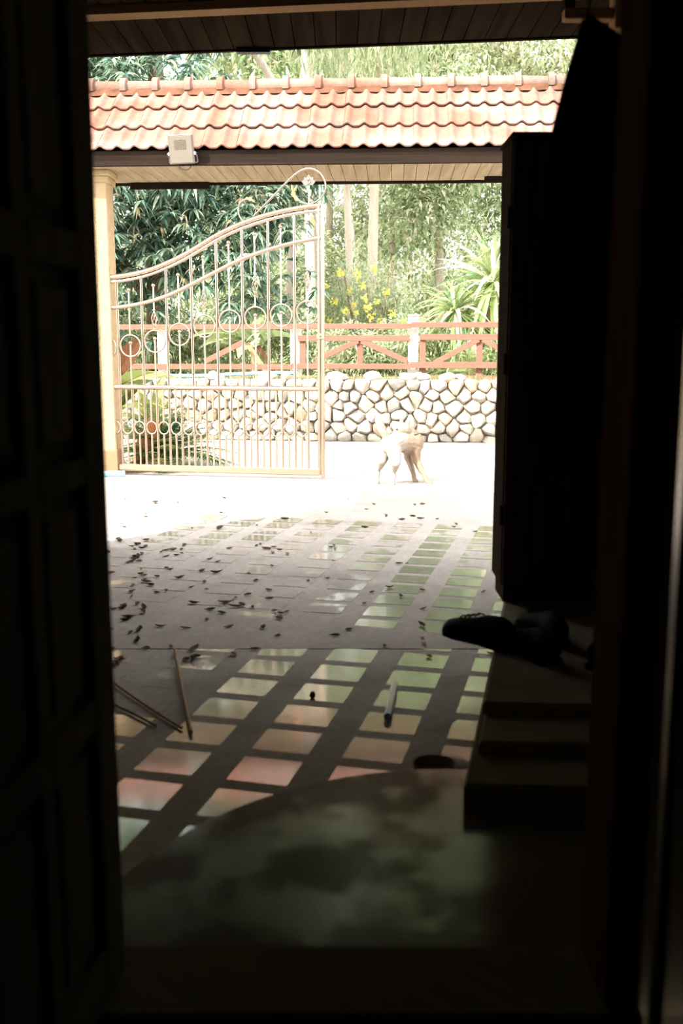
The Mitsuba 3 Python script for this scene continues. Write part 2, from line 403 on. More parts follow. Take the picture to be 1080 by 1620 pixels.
# right leaf, opened outwards, seen almost edge-on
struct('door_2', 'dark door leaf opened outwards with a knob')
d2 = np.array([0.215, 1.0]); d2 /= np.linalg.norm(d2)
D2 = np.eye(4); D2[:2, 0] = d2; D2[:2, 1] = [-d2[1], d2[0]]; D2[:2, 3] = [0.452, 1.545]
D2T = T(D2)
part('door_2', 'frame', join(box(0, 0.08, -0.035, 0, 0.135, 2.06, 0.003), box(0.46, 0.54, -0.035, 0, 0.135, 2.06, 0.003),
     *[box(0.076, 0.464, -0.034, -0.001, z0, z1, 0.003) for z0, z1 in ((0.135, 0.25), (0.9, 1.0), (1.95, 2.06))]), 'door_wood', to_world=D2T)
for z0, z1 in ((0.247, 0.903), (0.997, 1.953)):
    part('door_2', 'panel', box(0.078, 0.462, -0.022, -0.012, z0, z1), 'door_wood', to_world=D2T)
kn = lathe([(0, 0), (0.026, 0), (0.026, 0.005), (0.010, 0.007), (0.010, 0.03), (0.020, 0.038), (0.025, 0.05), (0.020, 0.062), (0, 0.066)], 24)
kn.apply_transform(trimesh.transformations.rotation_matrix(-math.pi / 2, [1, 0, 0]))
kn.apply_translation([0.50, 0.0, 1.235])
part('door_2', 'knob', kn, 'brass', smooth=40, to_world=D2T, label='round brass door knob')

# bright-edged steel strip inside, right of the jamb
k = thing('door_track', 'slim vertical steel strip inside the doorway at the far right edge', 'metal strip')
put(box(0.372, 0.3855, 1.075, 1.095, 0.10, 2.44, 0.002), 'strip_steel', k)

# ------------------------------------------------------------------ porch: unseen side walls added for shade, roof planks, beams
struct('wall_added_left'); put(box(-1.50, -1.38, 1.52, 5.50, 0, 2.62), 'added_wall', 'wall_added_left')  # out of view, added to keep side light off the terrace
struct('wall_added_right'); put(box(1.32, 1.44, 1.52, 5.13, 0, 2.62), 'added_wall', 'wall_added_right')  # hidden counterpart, also added to darken the porch floor
struct('porch_roof', 'dark brown plank ceiling of the porch')
def eave_y(x):
    return 5.327 - 0.132 * x
PITCHX = 0.104
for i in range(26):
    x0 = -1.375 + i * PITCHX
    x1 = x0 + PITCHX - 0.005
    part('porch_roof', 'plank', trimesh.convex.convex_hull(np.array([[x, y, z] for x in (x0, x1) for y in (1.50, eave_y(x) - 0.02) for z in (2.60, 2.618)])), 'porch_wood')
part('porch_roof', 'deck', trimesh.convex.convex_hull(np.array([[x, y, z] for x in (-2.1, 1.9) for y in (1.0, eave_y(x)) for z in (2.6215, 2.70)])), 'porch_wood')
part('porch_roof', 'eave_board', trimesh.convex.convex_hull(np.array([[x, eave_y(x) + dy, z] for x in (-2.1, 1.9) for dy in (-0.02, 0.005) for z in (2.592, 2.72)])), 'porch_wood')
part('porch_roof', 'hook_plate', box(-0.53, -0.36, 5.34, 5.38, 2.575, 2.60), 'black_metal')
def beam_y(x):
    return 4.67 - 0.134 * x
part('porch_roof', 'beam', trimesh.convex.convex_hull(np.array([[x, beam_y(x) + dy, z] for x in (-1.38, 1.32) for dy in (-0.09, 0.0) for z in (2.565, 2.60)])), 'beam_wood', label='light brown timber batten across the planks')
part('porch_roof', 'beam', trimesh.convex.convex_hull(np.array([[x, 3.85 - 0.13 * x + dy, z] for x in (-1.38, 1.32) for dy in (-0.14, 0.0) for z in (2.45, 2.60)])), 'porch_wood')
part('porch_roof', 'bracket', box(0.86, 1.05, 4.10, 4.16, 2.36, 2.40, 0.004), 'beam_wood', label='short light brown timber rail')
part('porch_roof', 'bracket', box(1.05, 1.10, 4.08, 4.18, 2.32, 2.60, 0.004), 'beam_wood', label='light brown upright timber bracket')
part('porch_roof', 'bracket', box(0.86, 0.90, 4.10, 4.16, 2.40, 2.60, 0.004), 'porch_wood')

# ------------------------------------------------------------------ gateway roof with tiles
YAW = math.radians(-3.1)
GW = T().translate([0, 0, 0]) @ T().translate([0, 8.82, 0]) @ T().rotate([0, 0, 1], math.degrees(YAW))
EZ, SL = 2.755, math.radians(40)
X0, X1 = -3.30, 3.30
roof = thing('gateway_roof', 'terracotta tiled roof over the gateway with a pale boarded soffit', 'roof')
cs, sn = math.cos(SL), math.sin(SL)
ROWL, TWD = 0.345, 0.300
def tile_mesh(w, L, lift):
    nx = 25
    x = np.linspace(-0.006, w + 0.006, nx)
    h = 0.030 * np.clip(0.5 + 0.5 * np.cos((x - 0.035) / w * 4 * np.pi), 0, 1) ** 2.1
    h = h + np.where(x > w - 0.004, 0.004, 0.0)
    th = 0.013
    V, F = [], []
    for (yy, lf) in ((0.0, lift), (L, 0.0)):
        for xx, hh in zip(x, h):
            V.append([xx, yy, hh + lf + th])
        for xx, hh in zip(x, h):
            V.append([xx, yy, hh + lf])
    n = nx
    for i in range(n - 1):
        F += [[i, i + 1, 2 * n + i + 1], [i, 2 * n + i + 1, 2 * n + i]]
        F += [[n + i, 3 * n + i + 1, n + i + 1], [n + i, 3 * n + i, 3 * n + i + 1]]
        F += [[i, n + i + 1, i + 1], [i, n + i, n + i + 1]]
        F += [[2 * n + i, 2 * n + i + 1, 3 * n + i + 1], [2 * n + i, 3 * n + i + 1, 3 * n + i]]
    F += [[0, 2 * n, 3 * n], [0, 3 * n, n], [n - 1, 2 * n - 1, 4 * n - 1], [n - 1, 4 * n - 1, 3 * n - 1]]
    return trimesh.Trimesh(np.array(V), np.array(F), process=False)
tm = tile_mesh(TWD, ROWL + 0.06, 0.030)
tile_plys = [mikit.ply(tm, f'roof_tile_{i}', smooth=35) for i in range(3)]
rnd = random.Random(11)
for row in range(3):
    for i in range(22):
        x = X0 + i * TWD
        d = row * ROWL
        M = GW @ T().translate([x, d * cs, EZ - 0.018 + d * sn + rnd.uniform(-0.002, 0.002)]) @ T().rotate([1, 0, 0], math.degrees(SL)) @ T().rotate([0, 0, 1], rnd.uniform(-0.5, 0.5))
        part(roof, 'tile', tile_plys[rnd.choice([0, 0, 1, 1, 2])], to_world=M)
RY, RZ = 3 * ROWL * cs + 0.02, EZ + 3 * ROWL * sn
# ridge caps: half barrels, each with a thicker collar
def cap_mesh():
    n = 13
    a = np.linspace(-0.12 * np.pi, 1.12 * np.pi, n)
    st = [(0.0, 0.098, 0.064), (0.055, 0.098, 0.064), (0.062, 0.072, 0.056), (0.335, 0.066, 0.052)]
    V, F = [], []
    for sx, ro, ri in st:
        for t in a: V.append([sx, ro * 1.15 * math.cos(t), ro * math.sin(t)])
    for sx, ro, ri in st:
        for t in a: V.append([sx, ri * 1.15 * math.cos(t), ri * math.sin(t)])
    m = len(st)
    for o, flip in ((0, 1), (m * n, -1)):
        for s in range(m - 1):
            for i in range(n - 1):
                q = [o + s * n + i, o + (s + 1) * n + i, o + (s + 1) * n + i + 1, o + s * n + i + 1]
                F += [[q[0], q[1], q[2]][::flip], [q[0], q[2], q[3]][::flip]]
    for s in (0, m - 1):
        for i in range(n - 1):
            q = [s * n + i, s * n + i + 1, m * n + s * n + i + 1, m * n + s * n + i]
            F += [[q[0], q[1], q[2]], [q[0], q[2], q[3]]]
    return trimesh.Trimesh(np.array(V), np.array(F), process=False)
capm = cap_mesh()
cap_plys = [mikit.ply(capm, f'roof_tile_{i}', smooth=40) for i in range(3)]
for i in range(22):
    M = GW @ T().translate([X0 + 0.02 + i * 0.30, RY, RZ + 0.030]) @ T().rotate([0, 1, 0], rnd.uniform(-1.0, 1.0)) @ T().rotate([0, 0, 1], rnd.uniform(-1.2, 1.2))
    part(roof, 'ridge_cap', cap_plys[rnd.choice([0, 1, 1, 2])], to_world=M)
# lumpy mortar bed under the caps
mx = np.linspace(X0, X1, 221)
mb = []
h1 = meshkit.fbm(np.stack([mx * 9, mx * 0, mx * 0], -1), 3)
Vm = np.concatenate([np.stack([mx, RY - 0.115 - 0.03 * h1, RZ - 0.045 - 0.02 * h1], -1), np.stack([mx, np.full_like(mx, RY - 0.06), np.full_like(mx, RZ + 0.035)], -1), np.stack([mx, np.full_like(mx, RY + 0.09), np.full_like(mx, RZ + 0.02)], -1)])
nm = len(mx)
Fm = []
for r in range(2):
    for i in range(nm - 1):
        q = [r * nm + i, r * nm + i + 1, (r + 1) * nm + i + 1, (r + 1) * nm + i]
        Fm += [[q[0], q[1], q[2]], [q[0], q[2], q[3]]]
part(roof, 'ridge_mortar', trimesh.Trimesh(Vm, np.array(Fm), process=False), 'tile_mortar', smooth=30, to_world=GW)
part(roof, 'fascia', box(X0, X1, 0.015, 0.04, 2.632, EZ + 0.004, 0.003), 'fascia_wood', to_world=GW, label='dark brown fascia board')
part(roof, 'fascia_trim', box(X0, X1, 0.002, 0.0145, 2.632, 2.648, 0.002), 'fascia_wood', to_world=GW)
for i in range(60):
    x = X0 + 0.02 + i * 0.109
    part(roof, 'soffit_plank', box(x, x + 0.105, 0.042, 0.94, 2.636, 2.646), 'soffit_wood', to_world=GW)
part(roof, 'sheathing', trimesh.convex.convex_hull(np.array([[x, y, z] for x in (X0, X1) for y, z in ((0.045, 2.66), (0.045, EZ - 0.03), (RY, RZ - 0.045), (RY + 0.14, RZ - 0.10), (RY + 0.14, 2.66))])), 'fascia_wood', to_world=GW)
part(roof, 'back_fascia', box(X0, X1, 0.945, 0.97, 2.612, 2.80, 0.003), 'fascia_wood', to_world=GW)
part(roof, 'back_fascia', box(-2.06, -1.30, 0.90, 0.94, 2.575, 2.632, 0.003), 'fascia_wood', to_world=GW)
part(roof, 'back_fascia', box(1.27, 1.95, 0.72, 0.76, 2.585, 2.632, 0.003), 'fascia_wood', to_world=GW)

k = thing('gate_post', 'beige rendered square post carrying the left end of the tiled gateway roof', 'post')
part(k, 'shaft', box(-2.34, -2.075, 9.15, 9.41, -0.09, 2.60, 0.008), 'post_render')
part(k, 'capital', join(box(-2.36, -2.055, 9.13, 9.43, 2.53, 2.585, 0.006), box(-2.38, -2.035, 9.11, 9.45, 2.585, 2.636, 0.006)), 'post_render')
part(k, 'foot', box(-2.352, -2.063, 9.138, 9.422, -0.09, 0.16, 0.006), 'post_foot', label='brown stained foot of the post')
k = thing('gate_post', 'beige rendered square post carrying the right end of the tiled gateway roof', 'post')
part(k, 'shaft', box(2.02, 2.285, 8.95, 9.21, -0.09, 2.60, 0.008), 'post_render')
part(k, 'capital', join(box(2.00, 2.305, 8.93, 9.23, 2.53, 2.585, 0.006), box(1.98, 2.325, 8.91, 9.25, 2.585, 2.636, 0.006)), 'post_render')

# floodlight on the fascia
k = thing('floodlight', 'square grey LED floodlight fixed under the roof tiles of the gateway', 'floodlight')
FL = T().translate([-1.352, 8.80, 2.745]) @ T().rotate([0, 0, 1], -3) @ T().rotate([1, 0, 0], 14) @ T().rotate([0, 1, 0], -2)
part(k, 'housing', join(box(-0.105, 0.105, -0.012, 0.030, -0.118, 0.118, 0.006), *[box(-0.09 + 0.02 * i, -0.084 + 0.02 * i, 0.03, 0.05, -0.1, 0.1) for i in range(10)]), 'grey_metal', to_world=FL)
part(k, 'glass_face', box(-0.094, 0.094, -0.0155, -0.0121, -0.107, 0.107, 0.001), 'lamp_face', to_world=FL)
ledm = mikit.ply(box(-0.0035, 0.0035, -0.0185, -0.0156, -0.0035, 0.0035), 'led_yellow')
for i in range(9):
    for j in range(7):
        part(k, 'led', ledm, to_world=FL @ T().translate([-0.05 + i * 0.0115, 0, 0.004 + j * 0.0115]))
part(k, 'bracket', join(tube([[-0.118, 0.0, -0.03], [-0.118, 0.045, -0.07], [-0.118, 0.05, -0.11]], 0.008), tube([[0.118, 0.0, -0.03], [0.118, 0.045, -0.07], [0.118, 0.05, -0.11]], 0.008), tube([[-0.118, 0.05, -0.11], [0.118, 0.05, -0.11]], 0.008)), 'grey_metal', smooth=40, to_world=FL)
for s in (-1, 1):
    part(k, 'knob', lathe([(0, 0), (0.014, 0), (0.014, 0.012), (0, 0.012)], 14), 'white_metal', to_world=FL @ T().translate([s * 0.105, 0.005, -0.035]) @ T().rotate([0, 1, 0], 90 * s))
part(k, 'cable', tube(spline([[-0.045, 0.02, -0.118], [-0.02, 0.01, -0.155], [0.03, 0.015, -0.165], [0.06, 0.04, -0.14]], 16), 0.004, 6), 'black_metal', smooth=True, to_world=FL)

# ------------------------------------------------------------------ steel gate leaf
gate = thing('gate', 'champagne steel gate leaf with rings, spears and a scrolled top, standing half closed', 'gate')
gd = np.array([0.9807, -0.1955])
GM = np.eye(4); GM[:2, 0] = gd; GM[:2, 1] = [-gd[1], gd[0]]; GM[:2, 3] = [-2.1725, 9.2]
GT = T(GM)
def g3(p2, y=0.0):
    p2 = np.asarray(p2, float)
    return np.stack([p2[:, 0], np.full(len(p2), y), p2[:, 1]], -1)
topc = [(-0.06, 1.712), (0.038, 1.714), (0.251, 1.731), (0.493, 1.781), (0.649, 1.836), (0.882, 1.943), (1.117, 2.068), (1.343, 2.159), (1.576, 2.225), (1.801, 2.266), (2.034, 2.289)]
secc = [(-0.06, 1.446), (0.027, 1.447), (0.168, 1.453), (0.405, 1.487), (0.634, 1.550), (0.868, 1.648), (1.105, 1.759), (1.337, 1.858), (1.567, 1.931), (1.799, 1.985), (2.030, 2.022)]
topp, secp = spline(topc, 60), spline(secc, 60)
ztop = lambda s: float(np.interp(s, topp[:, 0], topp[:, 1]))
zsec = lambda s: float(np.interp(s, secp[:, 0], secp[:, 1]))
part(gate, 'top_rail', join(tube(g3(topp), 0.021, 10), tube(g3(topp + [0, -0.042]), 0.014, 8)), 'gate_steel', smooth=40, to_world=GT)
part(gate, 'second_rail', tube(g3(secp), 0.019, 10), 'gate_steel', smooth=40, to_world=GT)
part(gate, 'middle_rail', tube(g3([(-0.06, 0.737), (2.02, 0.735)]), 0.022, 12), 'gate_steel', smooth=40, to_world=GT)
part(gate, 'bottom_rail', box(-0.06, 2.02, -0.02, 0.02, -0.032, 0.030, 0.008), 'gate_steel', to_world=GT)
part(gate, 'stile', join(box(2.004, 2.028, -0.018, 0.018, -0.03, 2.285, 0.005), box(2.034, 2.064, -0.02, 0.02, -0.05, 2.305, 0.006)), 'gate_steel', to_world=GT)
part(gate, 'stile', box(-0.11, -0.06, -0.022, 0.022, -0.05, 1.76, 0.006), 'gate_steel', to_world=GT)
part(gate, 'latch', join(box(2.000, 2.070, -0.032, 0.032, 1.165, 1.215, 0.004), tube([[2.03, -0.03, 1.19], [2.03, -0.06, 1.19]], 0.007)), 'gate_steel', to_world=GT)
part(gate, 'hinge', lathe([(0, 0), (0.018, 0), (0.018, 0.1), (0, 0.1)], 12, (-0.125, 0, 0.25)), 'gate_steel', to_world=GT)
part(gate, 'hinge', lathe([(0, 0), (0.018, 0), (0.018, 0.1), (0, 0.1)], 12, (-0.125, 0, 1.45)), 'gate_steel', to_world=GT)
STEP = 0.2353
bars = [0.152 + STEP * i for i in range(8)]
for s in bars:
    part(gate, 'bar', tube([[s, 0, 0.74], [s, 0, ztop(s) - 0.03]], 0.0125, 8), 'gate_steel', smooth=40, to_world=GT)
ringm = mikit.ply(tube([[0.097 * math.cos(t), 0, 0.097 * math.sin(t)] for t in np.linspace(0, 2 * np.pi, 32, endpoint=False)], 0.0085, 7, closed=True), 'gate_steel', smooth=True)
spears = [0.031 + STEP * i for i in range(9)]
ringz = [1.092, 1.109, 1.148, 1.209, 1.281, 1.324, 1.350, 1.371, 1.396]
tips = [1.565, 1.596, 1.632, 1.722, 1.871, 1.991, 2.055, 2.114, 2.141]
def basket():
    ms = []
    for j in range(4):
        z = np.linspace(-0.075, 0.075, 15)
        r = 0.024 * np.cos(z / 0.075 * np.pi / 2)
        ph = j * np.pi / 2 + z * 22
        ms.append(tube(np.stack([r * np.cos(ph), r * np.sin(ph), z], -1), 0.0052, 5))
    return join(*ms, ball((0, 0, 0.085), 0.013, 1), ball((0, 0, -0.085), 0.013, 1))
basket_ply = mikit.ply(basket(), 'gate_steel', smooth=50)
ball_ply = mikit.ply(ball((0, 0, 0), 0.0165, 2), 'gate_steel', smooth=True)
for i, (s, zr, zt) in enumerate(zip(spears, ringz, tips)):
    low, high = zr + 0.097, zt
    if i % 2 == 0:                                        # twisted basket in the upper rod
        zb = [1.33, 0, 1.34, 0, 1.50, 0, 1.62, 0, 1.67][i]
        rod = join(tube([[s, 0, low], [s, 0, zb - 0.08]], 0.008, 7), tube([[s, 0, zb + 0.08], [s, 0, high]], 0.008, 7))
        sp = part(gate, 'spear', rod, 'gate_steel', smooth=40, to_world=GT)
        part(sp, 'basket', basket_ply, to_world=GT @ T().translate([s, 0, zb]))
    else:
        sp = part(gate, 'spear', tube([[s, 0, low], [s, 0, high]], 0.008, 7), 'gate_steel', smooth=40, to_world=GT)
    part(sp, 'tip', ball_ply, to_world=GT @ T().translate([s, 0, high + 0.008]))
    part(gate, 'ring', ringm, to_world=GT @ T().translate([s, 0, zr]))
    rod = part(gate, 'lower_rod', tube([[s, 0, 0.75], [s, 0, zr + 0.015]], 0.0085, 7), 'gate_steel', smooth=40, to_world=GT)
    part(rod, 'tip', ball_ply, to_world=GT @ T().translate([s, 0, zr + 0.025]))
sringm = mikit.ply(tube([[0.049 * math.cos(t), 0, 0.056 * math.sin(t)] for t in np.linspace(0, 2 * np.pi, 24, endpoint=False)], 0.008, 6, closed=True), 'gate_steel', smooth=True)
lb = mikit.ply(tube([[0, 0, 0.02], [0, 0, 0.73]], 0.0115, 8), 'gate_steel', smooth=40)
ub = mikit.ply(join(tube([[0, 0, 0.02], [0, 0, 0.312]], 0.0095, 7), tube([[0, 0, 0.424], [0, 0, 0.73]], 0.0095, 7)), 'gate_steel', smooth=40)
HS = STEP / 4
for i in range(34):
    s = 0.152 - STEP / 2 - HS * 0 + (i - 0) * HS
    if s > 1.97: break
    if i % 2 == 0:
        part(gate, 'lower_bar', lb, to_world=GT @ T().translate([s, 0, 0]))
    else:
        b_ = part(gate, 'ringed_bar', ub, to_world=GT @ T().translate([s, 0, 0]))
        part(b_, 'ring', sringm, to_world=GT @ T().translate([s, 0, 0.368]))
scr = spline([(1.44, 2.213), (1.521, 2.288), (1.663, 2.419), (1.786, 2.529), (1.859, 2.577), (1.942, 2.594), (2.024, 2.558), (2.073, 2.484), (2.078, 2.433), (2.051, 2.366), (1.995, 2.320), (1.929, 2.305), (1.851, 2.333), (1.815, 2.375)], 70)
part(gate, 'scroll', tube(g3(scr), np.linspace(0.009, 0.0075, 70), 8), 'gate_steel', smooth=40, to_world=GT, label='tubular scroll looping round a lotus flower')
cur = spline([(1.345, 2.175), (1.308, 2.235), (1.311, 2.308), (1.345, 2.350), (1.391, 2.358), (1.43, 2.345)], 30)
part(gate, 'scroll', tube(g3(cur), np.linspace(0.008, 0.006, 30), 8), 'gate_steel', smooth=40, to_world=GT)
def leaf_orn(pts, w):
    P = spline(pts, 16)
    t = np.gradient(P, axis=0); t /= np.linalg.norm(t, axis=1, keepdims=True)
    nrm = np.stack([-t[:, 1], t[:, 0]], -1)
    u = np.linspace(0, 1, 16)
    wid = w * np.sin(np.pi * (0.15 + 0.85 * u)) * (1 + 0.35 * np.sin(u * 17))
    poly = Polygon(np.vstack([P + nrm * wid[:, None], (P - nrm * wid[:, None] * 0.7)[::-1]])).buffer(0)
    if poly.geom_type != 'Polygon': poly = max(poly.geoms, key=lambda q: q.area)
    m = trimesh.creation.extrude_polygon(poly, 0.008, engine='earcut')
    m.apply_transform(np.array([[1, 0, 0, 0], [0, 0, -1, 0.004], [0, 1, 0, 0], [0, 0, 0, 1.0]]))
    return m
part(gate, 'leaf_ornament', leaf_orn([(1.845, 2.34), (1.80, 2.385), (1.79, 2.43), (1.775, 2.47)], 0.019), 'copper_leaf', to_world=GT, label='copper leaf ornament')
part(gate, 'leaf_ornament', leaf_orn([(1.795, 2.41), (1.815, 2.432), (1.83, 2.45)], 0.010), 'copper_leaf', to_world=GT, label='copper leaf ornament')
part(gate, 'leaf_ornament', leaf_orn([(1.37, 2.362), (1.41, 2.356), (1.44, 2.34), (1.455, 2.328)], 0.017), 'copper_leaf', to_world=GT, label='copper leaf ornament')
part(gate, 'leaf_ornament', leaf_orn([(1.95, 2.20), (1.965, 2.16), (1.99, 2.12)], 0.016), 'copper_leaf', to_world=GT, label='copper leaf ornament')
petal = []
for ang, L, w in ((0, 0.075, 0.026), (35, 0.065, 0.022), (-35, 0.065, 0.022), (70, 0.062, 0.02), (-70, 0.062, 0.02), (0, 0.045, 0.020)):
    u = np.linspace(0, 1, 9)
    wid = w * np.sin(np.pi * u ** 0.8)
    pg = Polygon(np.vstack([np.stack([-wid, u * L], -1), np.stack([wid, u * L], -1)[::-1]])).buffer(0.002)
    m = trimesh.creation.extrude_polygon(pg, 0.007, engine='earcut')
    m.apply_transform(np.array([[1, 0, 0, 0], [0, 0, -1, -0.002 * len(petal)], [0, 1, 0, 0], [0, 0, 0, 1.0]]))
    m.apply_transform(trimesh.transformations.rotation_matrix(math.radians(ang), [0, 1, 0]))
    m.apply_translation([1.932, 0, 2.468])
    petal.append(m)
lo = part(gate, 'lotus_stem', tube([[1.932, 0, 2.30], [1.932, 0, 2.47]], 0.007, 7), 'gate_steel', smooth=40, to_world=GT)
part(lo, 'lotus_flower', join(*petal, ball((1.932, -0.012, 2.500), 0.013, 1)), 'grey_metal', to_world=GT, label='grey metal lotus flower')

# ------------------------------------------------------------------ stone wall, stone by stone
struct('stone_wall', 'low retaining wall of pale field stones across the road')
core = box(0, wlen, 0.10, 0.42, -0.12, WALL_H - 0.06)
WM = np.eye(4); WM[:2, 0] = wdir; WM[:2, 1] = [-wdir[1], wdir[0]]; WM[:2, 3] = WL0
WT = T(WM)
part('stone_wall', 'core', core, 'wall_core', to_world=WT)
rng = np.random.default_rng(21)
sx, sz = 0.190, 0.140
pts = []
nr = 6
for r in range(nr):
    n = int(wlen / sx)
    for i in range(n):
        pts.append([(i + 0.5 * (r % 2)) * sx * (wlen / (n * sx)) + rng.uniform(-0.065, 0.065), -0.12 + (r + 0.5) * (WALL_H + 0.12) / nr + rng.uniform(-0.045, 0.045)])
pts = np.array(pts)
ext = np.vstack([pts, pts * [1, -1] + [0, -0.24], pts * [1, -1] + [0, 2 * WALL_H], pts * [-1, 1], pts * [-1, 1] + [2 * wlen, 0]])
vor = Voronoi(ext)
def stone(poly):
    c = poly.mean(0)
    sh = (poly - c) * rng.uniform(0.965, 1.0)
    # cut corners so that the outline is that of a rough stone
    q = []
    for i in range(len(sh)):
        p0, p1, p2 = sh[i - 1], sh[i], sh[(i + 1) % len(sh)]
        q += [p1 + (p0 - p1) * 0.17, p1 + (p2 - p1) * 0.17]
    q = np.array(q)
    P = []
    front = rng.uniform(0.035, 0.075)
    tiltx, tiltz = rng.uniform(-0.35, 0.35), rng.uniform(-0.35, 0.35)
    for k, (scl, d) in enumerate(((0.90, 0.19), (1.0, 0.07), (0.96, 0.01), (0.66, -front))):
        for p in q:
            j = rng.normal(0, 0.008, 3)
            dd = d + (tiltx * p[0] + tiltz * p[1] if k == 3 else 0)
            P.append([c[0] + p[0] * scl + j[0], dd + 0.06 + j[1], c[1] + p[1] * scl + j[2]])
    return trimesh.convex.convex_hull(np.array(P))
for i in range(len(pts)):
    reg = vor.regions[vor.point_region[i]]
    if -1 in reg or len(reg) < 3: continue
    part('stone_wall', 'stone', stone(vor.vertices[reg]), f'field_stone_{rng.choice(4, p=[.35, .3, .2, .15])}', smooth=28, to_world=WT)
# loose stones of the uneven top course
for i in range(22):
    s = rng.uniform(1.5, wlen - 0.3)
    r = rng.uniform(0.06, 0.11)
    P = rng.normal(0, 1, (26, 3)); P /= np.linalg.norm(P, axis=1, keepdims=True)
    P = P * [r * 1.25, r, r * 0.8] + [s, 0.12 + rng.uniform(-0.03, 0.1), WALL_H + r * 0.30]
    part('stone_wall', 'stone', trimesh.convex.convex_hull(P), f'field_stone_{rng.choice(4)}', smooth=28, to_world=WT)

# ------------------------------------------------------------------ fence on the raised garden
FB = 1.15                                                   # metres behind the wall's face
fence = thing('fence', 'reddish timber rail fence with diagonal braces on pale posts behind the stone wall', 'fence')
def fbox(s0, s1, z0, z1, dy=0.0, t=0.03):
    return box(s0, s1, FB + dy, FB + dy + t, z0, z1, 0.003)
def fbrace(s0, z0, s1, z1, w=0.075, dy=0.0):
    L = math.hypot(s1 - s0, z1 - z0)
    m = box(0, L, -0.014, 0.014, -w / 2, w / 2, 0.003)
    m.apply_transform(trimesh.transformations.rotation_matrix(-math.atan2(z1 - z0, s1 - s0), [0, 1, 0]))
    m.apply_translation([s0, FB + dy + 0.014, z0])
    return m

def fpart(name, m, mat='fence_wood', **kw):
    return part(fence, name, m, mat, to_world=WT, **kw)
fpart('rail', fbox(-0.2, 3.40, 1.325, 1.40)); fpart('rail', fbox(3.40, 5.05, 1.330, 1.405)); fpart('rail', fbox(5.05, 8.4, 1.345, 1.42))
fpart('rail', fbox(3.48, 5.03, 1.165, 1.245, 0.032)); fpart('rail', fbox(5.17, 8.4, 1.180, 1.26, 0.032))
fpart('rail', fbox(1.0, 3.40, 0.775, 0.85)); fpart('rail', fbox(3.40, 5.05, 0.785, 0.86)); fpart('rail', fbox(5.05, 8.4, 0.80, 0.885))
fpart('rail', fbox(5.20, 8.4, 0.645, 0.70, 0.05))
for a in ((3.72, 0.90, 4.32, 1.17), (4.36, 1.17, 5.0, 0.89), (5.36, 0.86, 5.97, 1.19), (6.02, 1.19, 6.62, 0.88), (2.15, 0.88, 2.7, 1.15), (6.9, 0.88, 7.5, 1.2)):
    fpart('brace', fbrace(*a, dy=0.036))
for s0, z0, z1 in ((4.30, 0.86, 1.18), (5.165, 0.64, 1.25), (5.94, 0.64, 1.25), (3.50, 0.8, 1.24), (7.6, 0.64, 1.25)):
    fpart('upright', fbox(s0, s0 + 0.085, z0, z1, 0.066))
for s0, z0, z1 in ((5.005, 0.60, 1.50), (3.36, 0.60, 1.345), (1.45, 0.60, 1.33), (7.9, 0.6, 1.5)):
    fpart('post', join(box(s0, s0 + 0.14, FB + 0.10, FB + 0.24, z0, z1, 0.01), box(s0 - 0.01, s0 + 0.15, FB + 0.09, FB + 0.25, z1, z1 + 0.03, 0.01)), 'fence_post', label='pale concrete post')
k = thing('board', 'two old boards leaning in the plants behind the fence, seen through the gate', 'boards')
part(k, 'plank', fbrace(2.72, 1.14, 3.02, 0.70, 0.07, 0.2), 'straw', to_world=WT)
part(k, 'plank', fbrace(2.88, 1.10, 3.12, 0.70, 0.06, 0.24), 'frame_wood', to_world=WT)
k = thing('water_pipe', 'light blue water pipe lying along the top of the stone wall', 'pipe')
put(tube(spline([(1.80, 0.30, 0.715), (2.2, 0.28, 0.712), (2.8, 0.30, 0.735), (3.62, 0.26, 0.752)], 24), 0.026, 10), 'blue_pvc', k, smooth=40, to_world=WT)
k = thing('pipe_offcut', 'short grey blue plastic pipe lying at the foot of the left gate post', 'pipe')
put(tube([(-2.42, 8.98, -0.045), (-1.98, 9.04, -0.048)], 0.03, 12), 'blue_pvc', k, smooth=40)

# ------------------------------------------------------------------ plants
def unit(v):
    return v / np.maximum(np.linalg.norm(v, axis=-1, keepdims=True), 1e-9)

def leaves(base, dirn, L, W, droop, rng, colors, segs=2):
    """Folded, drooping leaves: one strip of segs+1 stations each. Returns (mesh, colours)."""
    n = len(base)
    dirn = unit(dirn)
    L = np.broadcast_to(L, n)[:, None]; W = np.broadcast_to(W, n)[:, None]
    side = unit(np.cross(dirn, unit(rng.normal(0, 0.35, (n, 3)) + [0, 0, 1.0])))
    up = np.cross(side, dirn)
    st = []
    t = np.linspace(0, 1, segs + 1)
    for u in t:
        c = base + dirn * L * u - np.array([0, 0, 1.0]) * (droop * L * u * u)
        w = W * 0.5 * np.sin(np.pi * min(max(u, 0.04), 0.98) ** 0.75)
        st += [c - side * w + up * w * 0.35, c, c + side * w + up * w * 0.35]
    V = np.stack(st, 1)
    m = 3 * (segs + 1)
    F = []
    for k in range(segs):
        a = 3 * k
        for o in (0, 1):
            F += [[a + o, a + o + 1, a + o + 4], [a + o, a + o + 4, a + o + 3]]
    F = np.array(F)
    faces = (np.arange(n)[:, None, None] * m + F[None]).reshape(-1, 3)
    col = np.asarray(colors)[rng.integers(0, len(colors), n)] * rng.uniform(0.75, 1.25, (n, 1))
    return V.reshape(-1, 3), faces, np.repeat(np.clip(col, 0, 0.95), m, 0)

def stack(*ls):
    V, F, C, o = [], [], [], 0
    for v, f, c in ls:
        V.append(v); F.append(f + o); C.append(c); o += len(v)
    return np.vstack(V), np.vstack(F), np.vstack(C)

def foliage(parent, name, vfc, label=None, kind='stuff'):
    v, f, c = vfc
    return part(parent, name, (v, f), 'foliage', color=c, label=label, kind=kind)

